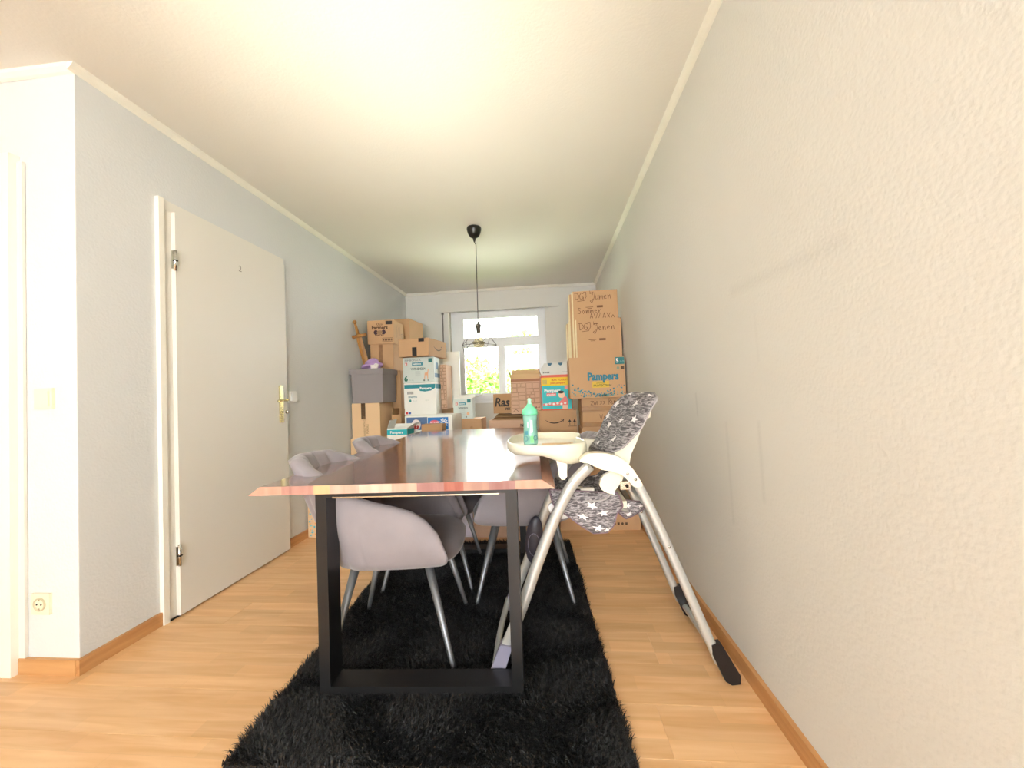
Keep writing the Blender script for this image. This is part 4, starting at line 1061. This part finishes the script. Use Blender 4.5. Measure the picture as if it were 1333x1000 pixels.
print_shape(bx, polys, (0, -.1624, 0), 'front', WHITE, 'printed_sunburst')
print_text(bx, 'SOFT & FRESH', .02, (.02, -.1626, .112), 'front', WHITE, bold=.0006, sx=.7)
# diaper pack white/teal
s1 = carton('diaper_box', 'white diaper box with teal top band, second in the middle-left stack', .421, .741, 2.40, .21, .848, 1.162, M_WHITECARD, rz=math.radians(2))
print_shape(s1, [[(-.155, .262), (-.01, .262), (.0, .235), (.05, .228), (.11, .235), (.155, .262), (.158, .300), (-.155, .300)]], (0, -.1068, 0), 'front', TEAL, 'printed_band')
print_text(s1, 'Pampers', .034, (.0, -.1072, .250), 'front', WHITE, bold=.001)
print_shape(s1, [rect(-.125+.009*i, .205, -.125+.009*i+.005, .232) for i in range(7)], (0, -.1068, 0), 'front', flat('5c5c58'), 'printed_barcode')
print_text(s1, 'SENSITIVE', .020, (-.118, -.1068, .170), 'front', flat('3f7f88'), bold=.0006)
print_shape(s1, [ell(-.098, .140, .011, .014)], (0, -.1068, 0), 'front', flat('2f8a84'), 'printed_badge')
print_text(s1, '4 x 56', .016, (-.07, -.1068, .134), 'front', flat('b4c0bc'))
print_text(s1, 'NEW', .018, (.05, -.1068, .134), 'front', flat('c9d2c6'))
print_shape(s1, [rect(-.145, .008, -.125, .030)], (0, -.1068, 0), 'front', RED, 'printed_square')
print_shape(s1, [rect(-.12, .008, -.095, .028)], (0, -.1068, 0), 'front', flat('3a62a8'), 'printed_square')
print_shape(s1, [rect(-.10, .255, .10, .300)], (.1618, 0, 0), 'right', TEAL, 'printed_band')
# windeln 6
def windeln(r, k=1.0, six=True):
    w2 = r['w']/2; f = r['h']/.25
    y = -r['d']/2-.0018
    if six:
        print_text(r, 'JUMBOPACK', .028, (-w2+.018, y, .212*f), 'front', flat('5f6b66'), sx=1.05)
        print_text(r, '6', .072, (-w2+.010, y, .018*f), 'front', flat('146b56'), bold=.003)
        print_text(r, '15+ kg', .018, (-w2+.055, y, .022*f), 'front', flat('9ab0a4'))
    print_shape(r, [rect(-w2+.02, .168*f, -w2+.045, .200*f)], (0, y, 0), 'front', flat('d9857c'), 'printed_square')
    print_text(r, 'R', .026, (-w2+.022, y-.0004, .174*f), 'front', WHITE, bold=.001)
    print_shape(r, [rect(-.065*k, .168*f, .045*k, .198*f)], (0, y, 0), 'front', flat('43909a'), 'printed_logo_panel')
    print_text(r, 'babylove', .024*k, (-.058*k, y-.0004, .177*f), 'front', WHITE, bold=.0006)
    print_text(r, 'WINDELN', .034*k, (-.078*k, y, .124*f), 'front', flat('3f5a55'), bold=.0006)
    print_shape(r, [rect(w2-.055, .195*f, w2-.018, .235*f)], (0, y, 0), 'front', flat('2f7f7c'), 'printed_badge')
    print_shape(r, [rect(-.035, .108*f-.011*i, .02, .112*f-.011*i) for i in range(5)], (0, y, 0), 'front', flat('b5bdb8'), 'printed_lines')
    print_shape(r, [[(.055, .035*f), (.065, .035*f), (.066, .07*f), (.085, .07*f), (.088, .035*f), (.096, .035*f), (.097, .09*f), (.103, .13*f), (.095, .132*f), (.089, .10*f), (.062, .095*f)]] if six else [ell(.05, .06*f, .014, .018)], (0, y, 0), 'front', flat('e9b489'), 'printed_giraffe')
    print_shape(r, [ell(.055, .022, .009, .009, 10), ell(.095, .022, .007, .007, 10)] if six else [ell(.03, .018, .008, .008, 10)], (0, y-.0002, 0), 'front', flat('6f7a70'), 'printed_symbols')
s2 = carton('diaper_box', 'pale grey jumbo diaper box with big green 6 in the middle-left stack', .420, .735, 2.40, .21, 1.165, 1.418, mat('pale_green_card', 'cfd8cf', .55, var=.02))
windeln(s2)
print_shape(s2, [rect(-.09, .05, .09, .09), rect(-.03, .13, .03, .20)], (.1593, 0, 0), 'right', flat('6c8fa6'), 'printed_panel')
s3 = carton('carton', 'tan carton with black tape set askew on top of the middle-left stack', .440, .758, 2.30, .42, 1.421, 1.590, CA, rz=math.radians(-9))
print_shape(s3, [rect(-.015, .0, .035, .085)], (0, -.2116, 0), 'front', flat('1f1c1a'), 'tape')
print_shape(s3, [rect(.055, .135, .115, .169)], (0, -.2116, 0), 'front', flat('1f1c1a'), 'tape')
smile(s3, .0, .08, .20, 'right', flat('6a5a3c'))
# tall stone-print carton behind, plus white panel
t0 = carton('carton', 'brown carton carrying the tall stonework-print box left of the window', .62, .90, 2.78, .36, .34, .890, CB)
t00 = carton('carton', 'brown floor carton at the back below the stonework-print box', .60, .94, 2.86, .45, 0, .34, CB)
st1 = carton('carton', 'tall carton printed with stonework pattern left of the window', .60, .800, 2.62, .22, .890, 1.352, CD)
stones(st1, flat('9c7658'), -.098, .098, .01, .455, 'front', 3)
wp = thing('leaning_board', 'tall white board standing behind the stonework box, left of the window', 'board', (.785, 2.95, .890))
boxo('panel', (-.10, -.012, 0), (.085, .012, .63), M_WHITECARD, wp, bev=.002)
# small carton front of detergent box, open teal box
sm = carton('carton', 'small plain brown carton in front of the blue detergent box', .702, .892, 2.06, .13, .66, .774, CB)
smu = carton('carton', 'plain carton hidden behind the table under the small brown carton', .60, 1.0, 1.98, .24, 0, .66, CA)
ot = open_box('diaper_box', 'small open white and teal diaper box behind the far left table corner', .400, .585, 2.02, .17, .60, .752, M_WHITECARD, M_WHITECARD, {'left': (-18, .075), 'right': (60, .08), 'back': (15, .03)})
print_shape(ot, [rect(-.0925, .092, .0925, .140)], (0, -.0868, 0), 'front', TEAL2, 'printed_band')
print_shape(ot, [rect(-.085, .092, .085, .140)], (.0943, 0, 0), 'right', TEAL2, 'printed_band')
print_text(ot, 'Pampers', .034, (-.065, -.0872, .104), 'front', WHITE, bold=.001)
otu = carton('carton', 'tan carton below the small open teal box', .37, .59, 1.98, .23, 0, .60, CA)
oc = open_box('carton', 'open brown carton between storage bin stack and teal box', .330, .425, 2.30, .2, .50, .86, CB, CB, {'left': (-10, .06), 'right': (5, .05)})
ocu = carton('carton', 'brown carton under the open brown one beside the bin stack', .325, .435, 2.28, .10, 0, .50, CB)
wt = carton('diaper_box', 'white and teal diaper box low between the chairs and left wall', .10, .36, 1.62, .26, .317, .525, M_WHITECARD)
print_shape(wt, [rect(-.13, .140, .13, .203)], (0, -.1318, 0), 'front', flat('6fa3a5'), 'printed_band')
wtu = carton('carton', 'tan carton under the white and teal box near left wall', .08, .37, 1.75, .2, 0, .3165, CA)
# open windeln box near window
wu0 = carton('carton', 'brown carton on the floor in front of the window, left of centre', .95, 1.24, 2.55, .36, 0, .50, CB)
wu = carton('carton', 'tan carton under the open diaper box in front of the window', .925, 1.165, 2.56, .30, .50, .782, CA)
print_text(wu, 'e', .06, (.0, -.1518, .18), 'front', flat('a5794c'))
wo = open_box('diaper_box', 'open pale diaper box with lettering on a tan carton before the window', .872, 1.068, 2.56, .22, .785, .995, mat('pale_green_card', 'cfd8cf'), M_WHITECARD, {'right': (72, .10), 'back': (60, .06), 'front': (175, .008)}, rz=math.radians(4))
windeln(wo, .62, six=False)

# ---- right of centre
cz0 = carton('carton', 'brown carton on the floor at the centre back', 1.27, 1.70, 2.50, .42, 0, .34, CB)
cz1 = carton('carton', 'tan carton second from floor at the centre back', 1.26, 1.70, 2.48, .42, .34, .628, CA)
cz = carton('carton', 'wide tan carton with black rotated letters under the stonework open carton', 1.258, 1.700, 2.45, .42, .628, .766, CD)
print_text(cz, 'N', .042, (.085, -.2118, .068), 'front', DKB, rot=0, bold=.0015)
print_text(cz, 'N', .042, (.085, -.2118, .018), 'front', DKB, rot=0, bold=.0015)
print_text(cz, 'D', .03, (-.17, -.2118, .03), 'front', flat('c0563a'))
# flattened dark sheets
fs = thing('folded_cardboard', 'crumpled brown folded cardboard sheets lying under the lettered carton', 'cardboard', (1.49, 2.66, .766))
for k in range(4):
    boxo('sheet', (-.20+.01*k, -.17+.008*k, .002+.013*k), (.20-.006*k, .15, .009+.013*k), CE if k % 2 else CB, fs, mtx=Matrix.Rotation(.02*(k-1.5), 4, 'Z') @ Matrix.Rotation(.004*k, 4, 'Y'))
ra = carton('carton', 'brown carton with black brush lettering in front of the window', 1.275, 1.47, 2.68, .2, .822, 1.025, CB)
print_text(ra, 'Ras', .125, (-.088, -.1018, .075), 'front', DKB, bold=.0035, shear=.2, sx=.88)
print_text(ra, 'nk', .05, (.025, -.1018, .035), 'front', DKB, bold=.002, shear=.2)
so_ = open_box('carton', 'open carton with stonework print and torn flaps, right of the window middle', 1.482, 1.772, 2.45, .18, .8235, 1.165, CD, CC, {'left': (12, .075), 'back': (-6, .10), 'right': (25, .06), 'front': (-24, .05)})
stones(so_, flat('9c7658'), -.142, .142, .055, .30, 'front', 11, mn=.04)
print_shape(so_, [rect(-.143, .315, .143, .338)], (0, -.0917, 0), 'front', flat('a87452'), 'printed_band')
print_shape(so_, ribbon([(-.13, .015), (-.10, .045), (-.07, .02)], .004), (0, -.0918, 0), 'front', INK, 'printed_mark')
arrows_up(so_, .10, .03, .035, INK)
sms = carton('carton', 'brown carton hidden below the arrow-print carton right of centre', 1.75, 2.10, 2.27, .32, 0, .40, CB)
lr = carton('carton', 'flat tan carton just below the curved-arrow carton', 1.742, 2.10, 2.27, .32, .40, .670, CA, tape=True)
am = carton('carton', 'tan carton with a black curved smile arrow and up arrows', 1.754, 2.098, 2.25, .30, .670, .856, CA)
smile(am, -.03, .082, .165)
arrows_up(am, .108, .035, .058)
# red-edged diaper box
db = carton('diaper_box', 'turquoise and yellow diaper box with red edges on the arrow carton', 1.782, 2.070, 2.30, .20, .856, 1.185, mat('red_orange_card', 'dd5a3f', .5, var=.02), topflaps=False)
y_ = -.1018
print_shape(db, [rect(-.135, .010, .135, .228)], (0, y_, 0), 'front', flat('3cc3c6'), 'printed_panel')
print_shape(db, [rect(-.140, .228, .140, .305)], (0, y_, 0), 'front', YEL, 'printed_panel')
print_shape(db, [rect(-.125+.008*i, .245, -.125+.008*i+.004, .285) for i in range(5)], (0, y_-.0004, 0), 'front', flat('8d8878'), 'printed_barcode')
print_text(db, 'MAX VORRAT', .024, (-.045, y_-.0004, .272), 'front', flat('d0611f'), bold=.0006)
print_text(db, 'Jetzt pampern', .024, (-.055, y_-.0004, .245), 'front', flat('d0611f'), bold=.0006)
print_text(db, 'Pampers', .044, (-.115, y_-.0004, .168), 'front', WHITE, bold=.0015)
print_shape(db, [rect(-.095, .130, -.005, .160)], (0, y_-.0004, 0), 'front', PINKP, 'printed_panel')
print_text(db, 'premium', .022, (-.09, y_-.0008, .138), 'front', WHITE, bold=.0006)
print_shape(db, [[(-.13, .062), (.02, .075), (.05, .10), (.07, .13), (.09, .12), (.105, .08), (.105, .045), (-.13, .04)]], (0, y_-.0004, 0), 'front', flat('e9837d'), 'printed_picture')
print_shape(db, [ell(-.10+.035*i, .056+.006*(i % 2), .012, .010, 10) for i in range(6)], (0, y_-.0008, 0), 'front', WHITE, 'printed_picture')
print_shape(db, [ell(.045, .140, .030, .030, 16)], (0, y_-.0008, 0), 'front', flat('f1cdb0'), 'printed_picture')
print_shape(db, [ell(.040, .166, .028, .014, 16)], (0, y_-.0010, 0), 'front', flat('2b211e'), 'printed_picture')
print_shape(db, [rect(.05, .010, .10, .045)], (0, y_-.0008, 0), 'front', flat('f1cdb0'), 'printed_picture')
print_shape(db, [rect(.075, .190, .130, .226)], (0, y_-.0008, 0), 'front', flat('ee9c90'), 'printed_badge')
# its standing white flap with two finger holes
fw = prism('flap', [(-.137, .329), (.140, .329), (.140, .392), (.105, .440), (-.105, .440), (-.137, .395)], -.100, -.096, mat('grey_white_card', 'd6d6ce', .6), db, axis='Y')
print_shape(fw, [[(cx+.020*math.cos(a), .440+.026*math.sin(a)) for a in np.linspace(PI, 2*PI, 10)] for cx in (-.055, .045)], (0, -.1012, 0), 'front', flat('3f6f86'), 'finger_hole')
print_shape(fw, [rect(-.12+.013*i, .345, -.12+.013*i+.008, .36) for i in range(5)], (0, -.1012, 0), 'front', flat('5c5c58'), 'printed_code')
print_shape(fw, [rect(.055, .352, .12, .356)], (0, -.1012, 0), 'front', flat('aaa9a2'), 'printed_line')
prism('flap', [(-.1375, .329), (-.16, .40), (-.165, .395), (-.143, .325)], -.09, .09, CE, db, axis='Y')

# ---- right stack against the wall
r0 = carton('carton', 'carton lowest in the tall right-hand stack', 2.12, 2.478, 2.02, .36, 0, .34, CA)
r1 = carton('carton', 'carton second from floor in the tall right-hand stack', 2.12, 2.478, 2.01, .36, .34, .705, CA)
r2 = carton('carton', 'tan carton with tape band, third from floor in the right stack', 2.132, 2.476, 2.00, .36, .705, .843, CA)
print_shape(r2, [rect(-.172, .012, .172, .052)], (0, -.1816, 0), 'front', M_TAPE, 'tape')
handwriting(r2, 'Vakaa', .05, (-.03, -.1820, .07), flat('6d4a28'), w=.004)
r3 = carton('carton', 'tan taped carton with scrawl directly under the confetti carton, right stack', 2.126, 2.480, 2.00, .36, .845, .960, CA)
print_shape(r3, [rect(-.176, .006, .176, .045)], (0, -.1816, 0), 'front', M_TAPE, 'tape')
handwriting(r3, 'zwiss Rumrn', .05, (-.10, -.1820, .058), flat('6d4a28'), w=.004, adv=.5)
R1 = carton('diaper_box', 'large brown diaper carton with teal lettering and confetti in right stack', 2.032, 2.492, 1.95, .34, .962, 1.306, CA)
y_ = -.1718
print_text(R1, 'Pampers', .088, (-.082, y_, .150), 'front', flat('2f7f93'), bold=.0042, sx=.84)
print_shape(R1, [rect(-.045, .085, .095, .138)], (0, y_+.0002, 0), 'front', flat('dcb840'), 'printed_panel')
print_text(R1, 'premium', .020, (-.01, y_-.0004, .118), 'front', flat('7a7430'))
print_text(R1, 'PROTECTION', .024, (-.035, y_-.0004, .095), 'front', flat('5c6428'), bold=.0006)
print_shape(R1, [rect(.150, .275, .226, .335)], (0, y_, 0), 'front', flat('2e7a7c'), 'printed_badge')
print_text(R1, '5', .048, (.156, y_-.0004, .290), 'front', WHITE, bold=.0015)
print_text(R1, '11-16', .016, (.188, y_-.0004, .295), 'front', flat('a8cfc8'))
print_shape(R1, [rect(.195, .232, .222, .260)], (0, y_, 0), 'front', flat('5a4632'), 'printed_label')
print_shape(R1, [ell(.172, .245, .011, .013)], (0, y_, 0), 'front', flat('8a9a80'), 'printed_badge')
confetti(R1, -.22, .225, lambda x: .02+.10*abs(x/.22)**1.2, [flat('3f8fa0'), flat('6aa6a4'), flat('3c7a86')], 36, s=.0065)
# flattened moving cartons standing upright on top of the right stack
GF = 'flattened cartons on the right stack'
def flatc(label, x0, x1, y0, z1, nm, lean=0.0, m=CA, th=.022):
    r = thing('flattened_carton', label, 'flattened carton', ((x0+x1)/2, y0+th/2, 1.3075), 0, GF)
    w_, h_ = x1-x0, z1-1.3075
    boxo('sheet', (-w_/2, -th/2, 0), (w_/2, -.0012, h_), m, r, bev=.002)
    boxo('sheet', (-w_/2-.006, .0012, 0), (w_/2, th/2, h_-.006), m, r, bev=.002)
    boxo('cut_edge', (-w_/2-.007, -th/2+.001, .002), (-w_/2-.0005, -.002, h_-.002), mat('window_lit_edge', 'e8d9ae', .8, var=.1, scale=40), r)  # edge strips coloured paler to carry the window light falling on them
    boxo('cut_edge', (-w_/2-.012, .002, .002), (-w_/2-.0065, th/2-.001, h_-.008), mat('window_lit_edge', 'e8d9ae', .8), r)
    r['w'] = w_; r['d'] = th; r['h'] = h_
    return r
f1 = flatc('front flattened carton with brown handwriting, standing on the confetti carton', 2.114, 2.494, 2.05, 1.645, 0)
handwriting(f1, 'DG]', .058, (-.165, -.0132, .245), flat('6b4422'), w=.004)
handwriting(f1, 'by', .028, (-.045, -.0132, .285), flat('6b4422'), w=.003)
handwriting(f1, 'Jenen', .058, (-.040, -.0132, .235), flat('6b4422'), w=.004, slope=.02)
print_shape(f1, [rect(-.09, .155, -.025, .160), rect(-.075, .145, -.035, .149), rect(.0, .148, .055, .166)], (0, -.0132, 0), 'front', flat('7a5230'), 'printed_label')
f2 = flatc('second flattened carton, plain, just behind the front one and set left', 2.095, 2.470, 2.078, 1.655, 0)
f3 = flatc('tallest flattened carton with handwriting, rising behind the shorter ones', 2.098, 2.484, 2.115, 1.908, 0)
handwriting(f3, 'DG]', .060, (-.175, -.0132, .525), flat('6b4422'), w=.004)
handwriting(f3, 'by', .028, (-.045, -.0132, .572), flat('6b4422'), w=.003)
handwriting(f3, 'Jumen', .058, (-.035, -.0132, .520), flat('6b4422'), w=.004)
print_shape(f3, [rect(-.085, .452, -.02, .457), rect(-.07, .440, -.03, .445), rect(.012, .447, .065, .466)], (0, -.0132, 0), 'front', flat('7a5230'), 'printed_label')
handwriting(f3, 'Sommer', .050, (-.155, -.0132, .400), flat('6b4422'), w=.004, adv=.72)
handwriting(f3, 'KAV/AXo', .060, (-.09, -.0132, .342), flat('6b4422'), w=.004, adv=.62)
f4 = flatc('plain flattened carton behind the tallest one, edge seen on its left', 2.070, 2.46, 2.155, 1.895, 0)
f5 = flatc('plain flattened carton further back, its pale edge seen to the left', 2.060, 2.44, 2.20, 1.66, 0)
f6 = flatc('rearmost plain flattened carton, leftmost edge of the group', 2.045, 2.42, 2.26, 1.65, 0)

# ---- floor cartons seen under and beside the table
fb = carton('carton', 'low tan carton with printed handling symbols on the floor at the right', 1.90, 2.480, 1.56, .36, 0, .225, CA)
for k in range(6):
    print_shape(fb, [rect(.04+.028*k, .038, .056+.028*k, .056)] if k % 2 else [ell(.048+.028*k, .047, .009, .010, 10)], (0, -.1818, 0), 'front', flat('5f452c'), 'printed_symbol')
ub = carton('carton', 'tan carton on the floor behind the rug, seen under the table', 1.275, 1.88, 1.42, .34, 0, .32, CD)
uw = carton('white_box', 'white box on the floor behind the rug, left of the tan one under the table', 1.04, 1.268, 1.43, .30, 0, .36, mat('lavender_white_card', 'e2dcec', .6, var=.02))

# ------------------------------------------------------------------ small tidy-up
for o in list(bpy.data.objects):
    for k in ('w', 'd', 'h'):
        if k in o.keys(): del o[k]
